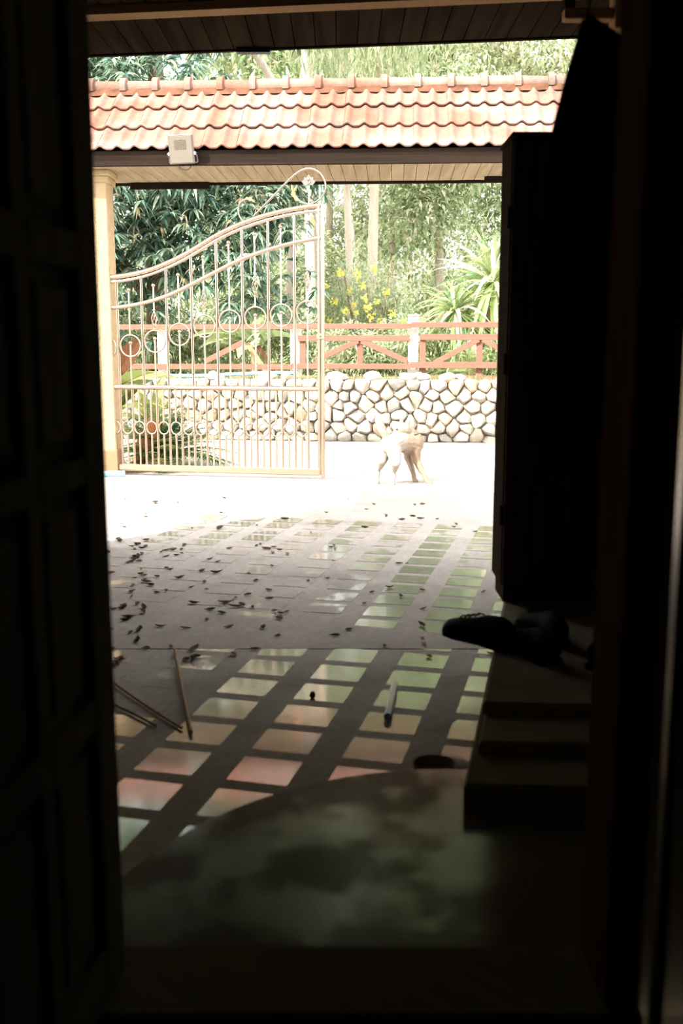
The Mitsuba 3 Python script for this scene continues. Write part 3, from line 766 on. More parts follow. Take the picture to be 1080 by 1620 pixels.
def blob_points(n, c, r, rng, shell=0.5, lumps=9, lump=0.45):
    """Points in a lumpy crown: within clumps scattered in an ellipsoid, thinner inside."""
    cc = unit(rng.normal(0, 1, (lumps, 3))) * rng.uniform(0.25, 0.85, (lumps, 1))
    k = rng.integers(0, lumps, n)
    d = unit(rng.normal(0, 1, (n, 3)))
    q = cc[k] + d * (rng.uniform(shell, 1, (n, 1)) ** 0.6) * lump
    return np.asarray(c) + q * np.asarray(r), d

GREEN_DARK = [(0.12, 0.20, 0.155), (0.16, 0.25, 0.185), (0.25, 0.33, 0.23), (0.40, 0.46, 0.35), (0.09, 0.16, 0.13)]
GREEN_MID = [(0.26, 0.34, 0.18), (0.34, 0.41, 0.23), (0.19, 0.27, 0.14), (0.42, 0.46, 0.29)]
GREEN_PALE = [(0.52, 0.54, 0.37), (0.59, 0.59, 0.44), (0.43, 0.48, 0.30), (0.64, 0.62, 0.49), (0.33, 0.40, 0.25)]
RUST = [(0.40, 0.29, 0.19), (0.46, 0.36, 0.25), (0.32, 0.25, 0.16), (0.30, 0.33, 0.21)]

def whorls(n, c, r, rng, L, W, colors, droop=0.55, per=9, lumps=14, lump=0.42):
    P, d = blob_points(n, c, r, rng, 0.35, lumps, lump)
    B = np.repeat(P, per, 0)
    a = rng.uniform(0, 2 * np.pi, len(B))
    D = np.stack([np.cos(a), np.sin(a), rng.uniform(-0.35, 0.65, len(B))], -1) + np.repeat(d, per, 0) * 0.45
    return leaves(B, D, L * rng.uniform(0.7, 1.2, len(B)), W, droop, rng, colors, 3)

# dense mango tree at the left
rng = np.random.default_rng(5)
k = thing('mango_tree', 'dense dark tree with drooping leaves and rusty shoots, behind the left of the gate', 'tree')
part(k, 'trunk', join(tube([[-3.0, 16.3, 0.5], [-2.95, 16.2, 1.6], [-2.8, 16.0, 4.8], [-3.0, 15.9, 9.5]], [0.19, 0.17, 0.13, 0.05], 10),
     tube([[-2.95, 16.2, 1.6], [-3.7, 15.8, 2.9], [-4.2, 15.6, 4.0]], [0.10, 0.07, 0.03], 8), tube([[-2.75, 16.0, 2.6], [-1.9, 15.6, 3.4], [-1.3, 15.5, 3.9]], [0.08, 0.05, 0.02], 8)), 'bark', smooth=50)
foliage(k, 'leaves', stack(whorls(1500, (-3.3, 15.3, 3.45), (2.5, 1.2, 2.3), rng, 0.24, 0.050, GREEN_DARK, 0.6, lumps=44, lump=0.34),
                           whorls(420, (-1.15, 15.4, 3.1), (1.15, 0.9, 1.8), rng, 0.24, 0.05, GREEN_DARK[1:], 0.6, lumps=18, lump=0.36),
                           whorls(230, (-3.4, 15.4, 5.4), (2.3, 1.1, 0.9), rng, 0.27, 0.055, GREEN_DARK, 0.6, lumps=14, lump=0.36),
                           whorls(1500, (-3.1, 15.9, 9.3), (3.4, 1.8, 3.9), rng, 0.32, 0.075, GREEN_DARK, 0.6, lumps=44, lump=0.36)))  # last, hidden upper crown raised to cut sky light on the terrace
foliage(k, 'young_shoots', whorls(60, (-2.6, 14.7, 3.5), (2.4, 0.8, 1.6), rng, 0.105, 0.026, RUST, 0.9, 8), label='rusty orange young shoots')

# pale trunks with hanging leaves (gum trees)
def gum(name, label, pts, r, seed, hang=(), group=None):
    rng = np.random.default_rng(seed)
    k = thing(name, label, 'tree', group)
    sp = spline(pts, 24)
    z = np.linspace(1, 0.55, 24)
    part(k, 'trunk', tube(sp, r * z, 10), 'trunk_pale', smooth=60)
    ls = []
    for (c, rr, n) in hang:
        P, d = blob_points(n, c, rr, rng, 0.1, 10, 0.5)
        D = rng.normal(0, 0.35, (n, 3)) + [0, 0, -0.6]
        ls.append(leaves(P, D, rng.uniform(0.14, 0.30, n), 0.035, 0.3, rng, GREEN_PALE + GREEN_MID[:2], 2))
    if ls: foliage(k, 'leaves', stack(*ls))
    return k
gum('gum_tree', 'pale straight trunk second from the right above the roof ridge, forked lower down', [(0.62, 21, 0.6), (0.64, 21, 3.0), (0.70, 21, 5.5), (0.78, 21, 8.0), (0.85, 21, 10.5)], 0.115, 1, [((0.9, 20.8, 9.6), (1.6, 1.2, 1.6), 1300), ((0.9, 20.6, 6.9), (1.0, 0.8, 0.9), 700)])
gum('gum_tree', 'slender pale trunk just right of the gate top, with a thin leaning side stem', [(0.20, 20, 0.6), (0.16, 20, 2.5), (0.08, 20, 4.5), (-0.05, 20, 7.5)], 0.085, 2, [((0.0, 19.8, 6.6), (1.0, 0.8, 1.2), 1000), ((0.35, 19.6, 4.6), (0.5, 0.5, 0.5), 300)])
gum('gum_tree', 'pale trunk rising above the roof ridge over the floodlight side of the gate scroll', [(-0.62, 22, 0.6), (-0.66, 22, 3.5), (-0.72, 22, 6.5), (-0.85, 22, 10.0)], 0.15, 3, [((-0.6, 21.7, 9.0), (1.2, 1.0, 1.4), 1100)])
gum('gum_tree', 'pale branching trunk slanting left above the ridge beside the dark tree', [(-0.7, 18, 0.6), (-0.85, 18, 3.2), (-1.24, 18, 5.66), (-1.55, 18, 6.1), (-2.2, 18, 7.4)], 0.10, 4, [((-1.6, 18, 7.2), (1.2, 0.8, 1.0), 900)])
gum('gum_tree', 'thin pale trunk behind the yellow flowering shrub', [(1.15, 22.5, 0.6), (1.12, 22.5, 3.0), (1.05, 22.5, 6.0), (1.0, 22.5, 9.0)], 0.075, 6, [((1.2, 22.2, 7.6), (1.2, 0.9, 1.5), 1000)])
gum('gum_tree', 'thin bare brownish trunk between the gate end and the pale trunks', [(0.48, 24, 0.6), (0.33, 24, 3.0), (0.12, 24, 5.2), (0.1, 24, 8.5)], 0.06, 7, [((0.4, 24, 7.9), (1.3, 1.0, 1.2), 900)])

# background trees
def bushy(name, label, c, r, n, L, W, colors, seed, category='tree', trunk=None, lumps=26, lump=0.40, droop=0.3, group=None):
    rng = np.random.default_rng(seed)
    k = thing(name, label, category, group)
    if trunk:
        part(k, 'trunk', tube(spline(trunk[:-1], 12), np.linspace(trunk[-1], trunk[-1] * 0.5, 12), 9), 'trunk_pale', smooth=60)
    P, d = blob_points(n, c, r, rng, 0.45, lumps, lump)
    D = d + rng.normal(0, 0.7, (n, 3))
    foliage(k, 'leaves', leaves(P, D, L * rng.uniform(0.6, 1.3, n), W, droop, rng, colors, 2))
    return k
bushy('broad_tree', 'rounded grey green tree behind the spiky plant on the right', (2.1, 22.0, 5.0), (1.9, 1.3, 2.6), 9000, 0.15, 0.07, GREEN_PALE + GREEN_MID, 31, trunk=[(2.2, 22.4, 0.6), (2.15, 22.4, 2.5), (2.1, 22.2, 5.0), 0.13])
bushy('broad_tree', 'mottled green tree rising above the right end of the roof ridge', (4.3, 24.0, 7.6), (2.4, 1.5, 2.6), 9000, 0.17, 0.08, GREEN_PALE, 32, trunk=[(4.2, 24.4, 0.6), (4.25, 24.4, 4.0), (4.3, 24.2, 7.6), 0.16])
bushy('broad_tree', 'hazy pale tree with fine leaves above the middle of the roof ridge', (1.9, 29.0, 9.3), (2.6, 1.6, 2.2), 8000, 0.20, 0.07, GREEN_PALE, 33, trunk=[(2.0, 29.4, 0.6), (1.9, 29.4, 5.0), (1.9, 29.2, 9.0), 0.16], droop=0.7)
bushy('broad_tree', 'hazy pale tree behind the two slim trunks right of the gate', (0.6, 31.0, 4.6), (3.4, 1.6, 3.0), 8000, 0.23, 0.09, GREEN_PALE, 34, trunk=[(0.6, 31.4, 0.6), (0.6, 31.4, 2.5), (0.6, 31.2, 4.6), 0.16])
bushy('broad_tree', 'thinly leaved pale tree above the ridge left of the straight trunk', (-0.3, 30.0, 9.2), (2.3, 1.5, 2.0), 4500, 0.22, 0.07, GREEN_PALE, 35, trunk=[(-0.4, 30.4, 0.6), (-0.35, 30.4, 5.0), (-0.3, 30.2, 9.0), 0.14], droop=0.8)
bushy('broad_tree', 'tall tree beyond the right side of the garden, behind the spiky plant', (5.4, 30.0, 5.2), (3.2, 1.8, 4.2), 9000, 0.22, 0.10, GREEN_PALE + GREEN_MID, 36, trunk=[(5.4, 30.4, 0.6), (5.4, 30.4, 3.0), (5.4, 30.2, 5.0), 0.18])
bushy('broad_tree', 'dark tree far behind the drooping leaved one at the left', (-6.2, 24.0, 5.4), (3.4, 2.0, 4.6), 9000, 0.22, 0.09, GREEN_DARK + GREEN_MID, 37, trunk=[(-6.2, 24.4, 0.6), (-6.2, 24.4, 3.0), (-6.2, 24.2, 5.0), 0.2])
bushy('broad_tree', 'mid green tree between the dark drooping tree and the slanting trunk', (-2.4, 25.0, 4.6), (2.3, 1.6, 3.9), 8000, 0.2, 0.085, GREEN_MID + GREEN_PALE[:2], 38, trunk=[(-2.4, 25.4, 0.6), (-2.4, 25.4, 3.0), (-2.4, 25.2, 5.0), 0.16])

for i, (x, y, z, rx, rz, lab) in enumerate([(-8.0, 25, 12.5, 3.6, 7.5, 'tall hazy tree at the far left, beyond the dark tree'), (-1.9, 27, 14.5, 2.9, 8.0, 'tall hazy tree far behind the slanting trunk'), (2.3, 27, 15.0, 2.9, 8.4, 'tall hazy tree far behind the middle of the ridge'), (6.6, 26, 14.5, 3.0, 8.4, 'tall hazy tree far behind the right end of the roof'), (11.5, 25, 12.5, 3.4, 8.0, 'tall hazy tree at the far right, beyond the spiky plant')]):
    bushy('tall_tree', lab, (x, y, z), (rx, 2.0, rz), 11000, 0.36, 0.15, GREEN_PALE + GREEN_MID, 140 + i, trunk=[(x, y + 0.4, 0.8), (x + 0.1, y + 0.4, 6.0), (x, y + 0.2, z), 0.2], droop=0.6, lumps=44, lump=0.36)  # crowns made extra tall to shut sky light off the porch floor
for i, (x, y, z, r, lab) in enumerate([(-4.6, 19.0, 1.7, 1.5, 'pale bush behind the trunk of the dense mango like tree'), (-2.2, 20.0, 1.8, 1.5, 'pale bush in the gap under the dark tree'), (-0.2, 23.0, 2.2, 1.7, 'pale bush behind the slim trunks right of the gate end'), (2.0, 25.5, 2.2, 1.8, 'pale bush behind the yellow flowers'), (4.2, 20.5, 1.9, 1.6, 'pale bush behind the spiky plant')]):
    bushy('bush', lab, (x, y, z), (r, 0.9, r), 6500, 0.15, 0.06, GREEN_PALE + GREEN_MID[:2], 160 + i, 'bush', lumps=24, lump=0.4)

# yellow flowering shrub
rng = np.random.default_rng(41)
k = thing('flowering_shrub', 'feathery shrub with bright yellow flower heads right of the gate, behind the fence', 'shrub')
P, d = blob_points(15000, (0.42, 16.55, 1.70), (0.98, 0.6, 1.05), rng, 0.10, 30, 0.36)
stems = [tube(spline([(0.42, 16.5, 0.6), (0.42 + 0.3 * math.cos(a), 16.5 + 0.2 * math.sin(a), 1.4), (0.42 + 0.75 * math.cos(a) * rng.uniform(.6, 1), 16.5 + 0.4 * math.sin(a), rng.uniform(1.9, 2.6))], 8), 0.012, 5) for a in np.linspace(0.2, 6.2, 9)]
part(k, 'stems', join(*stems), 'bark', smooth=50)
foliage(k, 'leaves', leaves(P, d + rng.normal(0, 0.8, (len(P), 3)), rng.uniform(0.06, 0.14, len(P)), 0.034, 0.3, rng, GREEN_MID + GREEN_PALE, 1))
def flower_mesh(rng, n=26, r=0.075):
    V, F = [], []
    for i in range(n):
        o = rng.normal(0, 1, 3); o *= r * rng.uniform(0.3, 1) / np.linalg.norm(o)
        a = unit(rng.normal(0, 1, 3)); b = unit(np.cross(a, rng.normal(0, 1, 3)))
        s = rng.uniform(0.018, 0.03); q = len(V)
        V += [o - a * s, o + b * s * 0.8, o + a * s, o - b * s * 0.8]; F += [[q, q + 1, q + 2], [q, q + 2, q + 3]]
    return trimesh.Trimesh(np.array(V), np.array(F), process=False)
fl = [mikit.ply(flower_mesh(rng), 'flower') for _ in range(4)]
for px_, py_ in [(-0.31, 1.62), (-0.24, 2.05), (-0.18, 1.52), (0.02, 1.38), (0.06, 1.66), (0.18, 1.74), (0.22, 1.62), (0.10, 1.44), (0.33, 2.05), (0.37, 1.86), (0.42, 1.72), (0.47, 1.58), (0.55, 1.80), (0.62, 1.52), (0.66, 1.40), (0.80, 1.62), (0.84, 1.42), (0.95, 1.34), (-0.02, 2.25), (0.26, 2.22), (0.52, 2.3), (0.70, 1.95), (0.12, 1.98), (0.98, 1.5), (-0.12, 1.8)]:
    part(k, 'flower_head', fl[rng.integers(4)], to_world=T().translate([px_, 16.5 - 0.35 - rng.uniform(0, 0.25), py_ - 0.02]) @ T().rotate([0.3, 0.2, 1], rng.uniform(0, 360)) @ T().scale(rng.uniform(0.65, 1.05)))

# spiky screw pine at the right: each long blade is a part
def blades(parent, c, n, rng, L, W, colors, zlo=-0.6, zhi=1.0, name='blade', droop=(0.25, 0.7)):
    for i in range(n):
        a = rng.uniform(0, 2 * np.pi); e = rng.uniform(zlo, zhi)
        D = np.array([[math.cos(a) * math.cos(e), math.sin(a) * math.cos(e), math.sin(e)]])
        v, f, c_ = leaves(np.array([c]) + D * 0.05, D, L * rng.uniform(0.65, 1.1), W, rng.uniform(*droop), rng, colors, 5)
        part(parent, name, (v, f), 'foliage', color=c_)
BLADE = [(0.40, 0.48, 0.22), (0.50, 0.54, 0.30), (0.30, 0.39, 0.18), (0.60, 0.60, 0.42), (0.22, 0.32, 0.16)]
rng = np.random.default_rng(51)
k = thing('screw_pine', 'large spiky plant with long arching pale green blades at the right, behind the fence', 'plant')
part(k, 'stem', join(tube([[2.3, 15.8, 0.6], [2.32, 15.75, 1.4], [2.32, 15.6, 2.05]], [0.10, 0.085, 0.07], 10), tube([[2.31, 15.75, 1.0], [1.95, 15.6, 1.5], [1.72, 15.5, 1.62]], [0.08, 0.065, 0.05], 9), tube([[2.32, 15.7, 1.3], [2.8, 15.6, 2.0], [2.95, 15.6, 2.6]], [0.08, 0.065, 0.05], 9)), 'bark', smooth=60)
blades(k, (2.32, 15.55, 2.05), 110, rng, 1.25, 0.075, BLADE, -0.9, 1.5)
blades(k, (1.72, 15.4, 1.62), 85, rng, 0.95, 0.065, BLADE, -0.7, 1.4)
blades(k, (2.95, 15.55, 2.6), 70, rng, 1.2, 0.075, BLADE, -0.8, 1.5)

def cycad(name, label, c, n, L, seed, colors, leaflet=0.16, lw=0.016, e=(0.1, 1.3), droop=0.5, stem=0.25, category='plant', az=(0, 6.283)):
    """Feather leaves: a rachis with two rows of leaflets; each frond is a part."""
    rng = np.random.default_rng(seed)
    k = thing(name, label, category)
    part(k, 'stem', lathe([(0, -0.06), (0.08, -0.05), (0.09, stem * 0.5), (0.06, stem), (0, stem + 0.02)], 12, (c[0], c[1], c[2])), 'bark', smooth=50)
    for i in range(n):
        a = rng.uniform(*az); ev = rng.uniform(*e); Lf = L * rng.uniform(0.75, 1.1)
        D = np.array([math.cos(a) * math.cos(ev), math.sin(a) * math.cos(ev), math.sin(ev)])
        u = np.linspace(0, 1, 24)
        R = np.array([c[0], c[1], c[2] + stem]) + D * (Lf * u)[:, None] - np.array([0, 0, 1.0]) * (droop * Lf * u ** 2)[:, None]
        t = unit(np.gradient(R, axis=0)); side = unit(np.cross(t, [0, 0, 1.0]))
        ll = leaflet * np.sin(np.pi * np.clip(u, 0.12, 0.97)) ** 0.7
        B = np.vstack([R[2:], R[2:]]); Dl = np.vstack([(side + t * 0.5 + [0, 0, 0.15])[2:], (-side + t * 0.5 + [0, 0, 0.15])[2:]])
        lv = leaves(B, Dl, np.r_[ll[2:], ll[2:]], lw, 0.35, rng, [colors[rng.integers(len(colors))]], 1)
        st = leaves(np.array([R[0]]), D[None], Lf, 0.012, droop, rng, [(0.16, 0.17, 0.07)], 6)
        foliage(k, 'frond', stack(lv, st), kind=None)
    return k
cycad('fern', 'dark green ferny clump standing behind the lower left of the gate', (-1.80, 9.95, -0.08), 130, 0.80, 61, [(0.035, 0.075, 0.035), (0.06, 0.11, 0.045), (0.11, 0.16, 0.06), (0.20, 0.22, 0.08)], 0.16, 0.034, (0.1, 1.45), 0.35, 0.10)
cycad('fern', 'low dark fern under the bottom rail of the gate', (-1.78, 9.52, -0.08), 44, 0.42, 62, [(0.05, 0.09, 0.04), (0.09, 0.14, 0.05), (0.25, 0.24, 0.10)], 0.10, 0.026, (0.0, 1.2), 0.5, 0.04)
cycad('cycad', 'small palm like plant with feather leaves behind the right end of the fence', (1.95, 14.9, 0.62), 26, 1.0, 63, [(0.16, 0.24, 0.08), (0.24, 0.32, 0.11), (0.30, 0.36, 0.16)], 0.16, 0.03, (0.0, 1.2), 0.5, 0.12)

def broadleaf(name, label, c, n, L, W, colors, seed, z0, e=(0.5, 1.4), droop=0.45, category='plant', dead=0):
    """Long paddle leaves on stalks; each leaf a part."""
    rng = np.random.default_rng(seed)
    k = thing(name, label, category)
    part(k, 'stem', lathe([(0, 0), (0.06, 0.01), (0.05, z0 * 0.6), (0.03, z0), (0, z0 + 0.02)], 10, c), 'bark', smooth=50)
    for i in range(n):
        a = rng.uniform(0, 2 * np.pi); ev = rng.uniform(*e)
        D = np.array([[math.cos(a) * math.cos(ev), math.sin(a) * math.cos(ev), math.sin(ev)]])
        cc = colors if i >= dead else [(0.13, 0.065, 0.035)]
        v, f, c_ = leaves(np.array([[c[0], c[1], c[2] + z0 * rng.uniform(0.5, 1)]]), D, L * rng.uniform(0.7, 1.1), W, droop if i >= dead else 0.9, rng, cc, 7)
        part(k, 'leaf' if i >= dead else 'dead_leaf', (v, f), 'foliage', color=c_, label=None if i >= dead else 'dead brown leaf')
    return k
YG = [(0.24, 0.27, 0.10), (0.32, 0.33, 0.14), (0.16, 0.20, 0.08), (0.36, 0.32, 0.18)]
broadleaf('banana_plant', 'yellow green plant with long paddle leaves beside the left gate post', (-2.45, 10.7, -0.08), 18, 1.05, 0.20, YG, 71, 0.75, (0.3, 1.4), 0.45)
broadleaf('ginger_plant', 'yellow green leafy clump seen through the gate rings on the left', (-2.15, 11.3, -0.1), 20, 0.85, 0.10, YG, 72, 0.45, (0.3, 1.4), 0.4)
broadleaf('banana_plant', 'pale banana plant with one big arched leaf behind the fence, seen through the gate', (-1.30, 15.2, 0.62), 9, 1.15, 0.34, [(0.42, 0.48, 0.27), (0.48, 0.52, 0.32), (0.36, 0.43, 0.22)], 73, 0.8, (0.3, 1.2), 0.5)
k = thing('dried_leaf', 'large dry brown leaf sheath hanging beside the left gate post', 'leaf')
v, f, c_ = leaves(np.array([[-2.06, 10.3, 1.17]]), np.array([[-0.55, 0.05, -0.75]]), 0.52, 0.20, 0.05, np.random.default_rng(3), [(0.12, 0.055, 0.03)], 6)
put((v, f), 'foliage', k, color=c_)

# shrubs along the fence
spots = [(-3.6, 15.6, 1.15, 0.75), (-2.75, 15.9, 1.1, 0.7), (-1.75, 16.2, 1.2, 0.8), (-0.75, 15.6, 1.15, 0.7), (0.1, 15.2, 1.0, 0.62), (0.75, 15.3, 0.95, 0.55), (1.35, 16.0, 1.1, 0.7), (2.7, 15.2, 0.95, 0.6), (3.5, 15.4, 1.2, 0.8)]
desc = ['left of the gate post line', 'behind the rings at the left of the gate', 'behind the leaning boards', 'behind the right third of the gate', 'just right of the gate end', 'behind the fence brace right of the gate', 'beside the pale middle fence post', 'below the spiky plant', 'at the right end behind the fence']
for i, (x, y, z, r) in enumerate(spots):
    bushy('garden_shrub', 'leafy light green shrub behind the fence, ' + desc[i], (x, y, z), (r, r * 0.7, r * 0.8), 2600, 0.09, 0.035, GREEN_PALE + GREEN_MID, 80 + i, 'shrub', lumps=14, lump=0.45)
rng = np.random.default_rng(95)
k = thing('dry_grass', 'strip of dry grass and weeds along the top of the stone wall', 'grass')
labels[k]['kind'] = 'stuff'
n = 5200
s_ = rng.uniform(0.2, wlen - 0.2, n); bk = rng.uniform(0.22, 1.3, n)
Bs = np.stack([WL0[0] + wdir[0] * s_ - wdir[1] * bk, WL0[1] + wdir[1] * s_ + wdir[0] * bk, np.full(n, 0.60)], -1)
v, f, c_ = leaves(Bs, rng.normal(0, 0.5, (n, 3)) + [0, 0, 1.0], rng.uniform(0.06, 0.24, n), 0.014, 0.3, rng, [(0.33, 0.27, 0.17), (0.26, 0.24, 0.12), (0.40, 0.33, 0.22), (0.2, 0.24, 0.11)], 2)
put((v, f), 'foliage', k, color=c_)

# broken terracotta jar among the ferns
k = thing('terracotta_jar', 'broken orange terracotta jar leaning behind the lower left of the gate', 'jar')
prof = [(0.06, 0.0), (0.10, 0.01), (0.15, 0.16), (0.165, 0.30), (0.14, 0.42), (0.105, 0.47), (0.115, 0.50), (0.10, 0.50), (0.09, 0.47), (0.125, 0.42), (0.15, 0.30), (0.135, 0.16), (0.085, 0.025), (0, 0.025)]
j = trimesh.creation.revolve(np.array(prof), angle=math.radians(300), sections=28)
j.apply_scale([0.60, 0.60, 1.0])
j.apply_transform(trimesh.transformations.euler_matrix(0.30, -0.28, 2.3))
j.apply_translation([-2.02, 9.78, 0])
j.apply_translation([0, 0, -0.083 - j.bounds[0][2]])
part(k, 'body', j, 'terracotta', smooth=40)

# ------------------------------------------------------------------ dog
def body(bones, res=0.012, it=18):
    man = None
    for a, ra, b, rb in bones:
        s1 = manifold3d.Manifold.sphere(ra, 20).translate(list(map(float, a)))
        s2 = manifold3d.Manifold.sphere(rb, 20).translate(list(map(float, b)))
        h = manifold3d.Manifold.batch_hull([s1, s2])
        man = h if man is None else man + h
    man = man.refine_to_length(res)
    mm = man.to_mesh()
    m = trimesh.Trimesh(np.array(mm.vert_properties[:, :3], float), np.array(mm.tri_verts), process=True)
    trimesh.smoothing.filter_taubin(m, iterations=it)
    return m
J = dict(rump=(-0.12, -0.06, 0.345), back=(-0.03, 0.05, 0.37), chest=(0.075, 0.13, 0.345), neck=(0.045, 0.12, 0.43), head=(-0.005, 0.06, 0.465), brow=(-0.035, 0.04, 0.462), muz=(-0.095, 0.0, 0.428),
         hipL=(-0.165, -0.02, 0.31), kneeL=(-0.185, -0.06, 0.215), hockL=(-0.215, 0.02, 0.125), pawL=(-0.225, -0.005, 0.022), toeL=(-0.235, -0.04, 0.014),
         hipR=(-0.09, -0.09, 0.30), kneeR=(-0.075, -0.15, 0.205), hockR=(-0.085, -0.07, 0.12), pawR=(-0.095, -0.09, 0.022), toeR=(-0.10, -0.13, 0.014),
         shL=(0.045, 0.17, 0.30), elL=(0.055, 0.19, 0.20), wrL=(0.09, 0.17, 0.09), pL=(0.105, 0.15, 0.02), tL=(0.12, 0.12, 0.013),
         shR=(0.10, 0.09, 0.31), elR=(0.11, 0.10, 0.205), wrR=(0.165, 0.06, 0.095), pR=(0.205, 0.03, 0.022), tR=(0.235, 0.01, 0.013),
         t0=(-0.15, -0.08, 0.40), t1=(-0.195, -0.10, 0.48), t2=(-0.215, -0.10, 0.545), t3=(-0.225, -0.09, 0.60))
R_ = lambda *q: [(J[a], ra, J[b], rb) for a, ra, b, rb in q]
dogm = body(R_(('rump', .088, 'back', .092), ('back', .092, 'chest', .105), ('chest', .09, 'neck', .066), ('neck', .066, 'head', .058), ('head', .06, 'brow', .052), ('brow', .04, 'muz', .023),
               ('rump', .08, 'hipL', .066), ('hipL', .066, 'kneeL', .042), ('kneeL', .04, 'hockL', .020), ('hockL', .019, 'pawL', .018), ('pawL', .021, 'toeL', .016),
               ('rump', .08, 'hipR', .066), ('hipR', .066, 'kneeR', .042), ('kneeR', .04, 'hockR', .020), ('hockR', .019, 'pawR', .018), ('pawR', .021, 'toeR', .016),
               ('chest', .08, 'shL', .055), ('shL', .055, 'elL', .036), ('elL', .034, 'wrL', .021), ('wrL', .021, 'pL', .019), ('pL', .021, 'tL', .015),
               ('chest', .08, 'shR', .055), ('shR', .055, 'elR', .038), ('elR', .036, 'wrR', .022), ('wrR', .022, 'pR', .019), ('pR', .021, 'tR', .015),
               ('t0', .030, 't1', .034), ('t1', .034, 't2', .036), ('t2', .036, 't3', .018)))
dv = dogm.vertices
dogm.vertices = dv + dogm.vertex_normals * ((meshkit.fbm(dv * 60, 2)[:, None] - 0.5) * 0.007)
tan = np.clip((dv[:, 0] + 0.02) * 9 + (meshkit.fbm(dv * 14, 3) - 0.5) * 2.2, 0, 1)[:, None]
face = np.clip(1 - np.linalg.norm(dv - [-0.04, 0.03, 0.455], axis=1) / 0.07, 0, 1)[:, None]
tan = np.clip(tan * 0.9 + face * 1.2, 0, 1)
dcol = np.array([0.27, 0.245, 0.21]) * (1 - tan) + np.array([0.225, 0.155, 0.108]) * tan
DZ = -0.060
DT = T().translate([0.53, 8.42, DZ])
dog = thing('dog', 'white and tan dog with raised tail looking back, right of the gate', 'dog')
part(dog, 'body', dogm, 'dog_coat', smooth=True, to_world=DT, color=dcol)
def ear(base, tip, w):
    base, tip = np.array(base), np.array(tip)
    ax = unit(tip - base); sd = unit(np.cross(ax, [0.3, -1, 0.2]))
    bk = np.cross(sd, ax)
    P = [base - sd * w, base + sd * w, base + bk * w * 0.7, base - bk * w * 0.3, base + ax * np.linalg.norm(tip - base) * 0.6 - sd * w * 0.6, base + ax * np.linalg.norm(tip - base) * 0.6 + sd * w * 0.6, tip + bk * 0.003, tip]
    return trimesh.convex.convex_hull(np.array(P))
scene['dog_tan'] = rough((0.44, 0.27, 0.16), 0.9, 0.1)
scene['dog_dark'] = rough((0.02, 0.015, 0.012), 0.4, 0.5)
part(dog, 'ear', ear((0.030, 0.075, 0.505), (0.055, 0.075, 0.565), 0.022), 'dog_tan', smooth=40, to_world=DT)
part(dog, 'ear', ear((-0.020, 0.105, 0.510), (-0.012, 0.125, 0.57), 0.022), 'dog_tan', smooth=40, to_world=DT)
part(dog, 'nose', ball((-0.113, -0.010, 0.432), 0.0105, 2), 'dog_dark', smooth=True, to_world=DT)
for e_ in ((-0.062, -0.008, 0.473), (-0.078, 0.062, 0.471)):
    part(dog, 'eye', ball(e_, 0.008, 2), 'dog_dark', smooth=True, to_world=DT)
part(dog, 'mouth', tube(spline([(-0.112, -0.012, 0.418), (-0.085, -0.022, 0.412), (-0.060, -0.024, 0.418)], 8), 0.0025, 5), 'dog_dark', smooth=True, to_world=DT)
part(dog, 'collar', tube([np.array([0.058, 0.122, 0.405]) + 0.077 * (math.cos(t) * np.array([0.95, 0.2, 0.25]) + math.sin(t) * np.array([-0.15, 0.97, -0.1])) for t in np.linspace(0, 2 * np.pi, 28, endpoint=False)], 0.007, 6, closed=True), 'dog_dark', smooth=True, to_world=DT)

# ------------------------------------------------------------------ fallen leaves and sticks
def curled(rng, L, W):
    u = np.linspace(0, 1, 6)
    k1, k2 = rng.uniform(0.5, 1.6), rng.uniform(-0.6, 0.6)
    V = []
    for t in u:
        w = W * math.sin(math.pi * min(max(t, 0.05), 0.97) ** 0.8) * 0.5
        z = 0.012 + k1 * L * 0.55 * (t - 0.5) ** 2
        y = k2 * L * 0.3 * (t - 0.5) ** 2
        V += [[(t - 0.5) * L, y - w, z + w * 0.8], [(t - 0.5) * L, y, z], [(t - 0.5) * L, y + w, z + w * 0.6]]
    V = np.array(V); V[:, 2] -= V[:, 2].min()
    F = []
    for i in range(5):
        for o in (0, 1):
            a = 3 * i + o
            F += [[a, a + 1, a + 4], [a, a + 4, a + 3]]
    m = trimesh.Trimesh(V, np.array(F), process=False)
    m2 = m.copy(); m2.vertices = m2.vertices + [0, 0, 0.0016]; m2.invert()
    return join(m, m2)
rng = np.random.default_rng(103)
lv = [mikit.ply(curled(rng, L, W), f'dead_leaf_{i % 4}', smooth=True) for i, (L, W) in enumerate([(0.065, 0.030), (0.055, 0.026), (0.075, 0.028), (0.045, 0.028), (0.060, 0.034), (0.085, 0.024), (0.05, 0.022), (0.07, 0.032)])]
tris = [mikit.ply(curled(rng, 0.04, 0.02), f'dead_leaf_{i}', smooth=True) for i in range(4)]
def litter(n, quad, label, group, plys, rng, sc=(0.5, 0.9), clump=0.5):
    quad = np.array(quad, float)
    cl = rng.uniform(0, 1, (max(3, n // 6), 2))
    for i in range(n):
        a, b = (rng.uniform(0, 1, 2) if rng.uniform() > clump else cl[rng.integers(len(cl))] + rng.normal(0, 0.03, 2))
        a, b = np.clip([a, b], 0, 1)
        x, y = (quad[0] * (1 - a) + quad[1] * a) * (1 - b) + (quad[3] * (1 - a) + quad[2] * a) * b
        z = float(np.interp(y, ys, zs)) + (0.004 if 3.5 < y < 4.6 else 0.003)
        key = thing('fallen_leaf', label, 'leaf', group)
        put(plys[rng.integers(len(plys))], None, key, to_world=T().translate([x, y, z]) @ T().rotate([0, 0, 1], rng.uniform(0, 360)) @ T().rotate([1, 0, 0], rng.uniform(-9, 9)) @ T().scale(rng.uniform(*sc)))
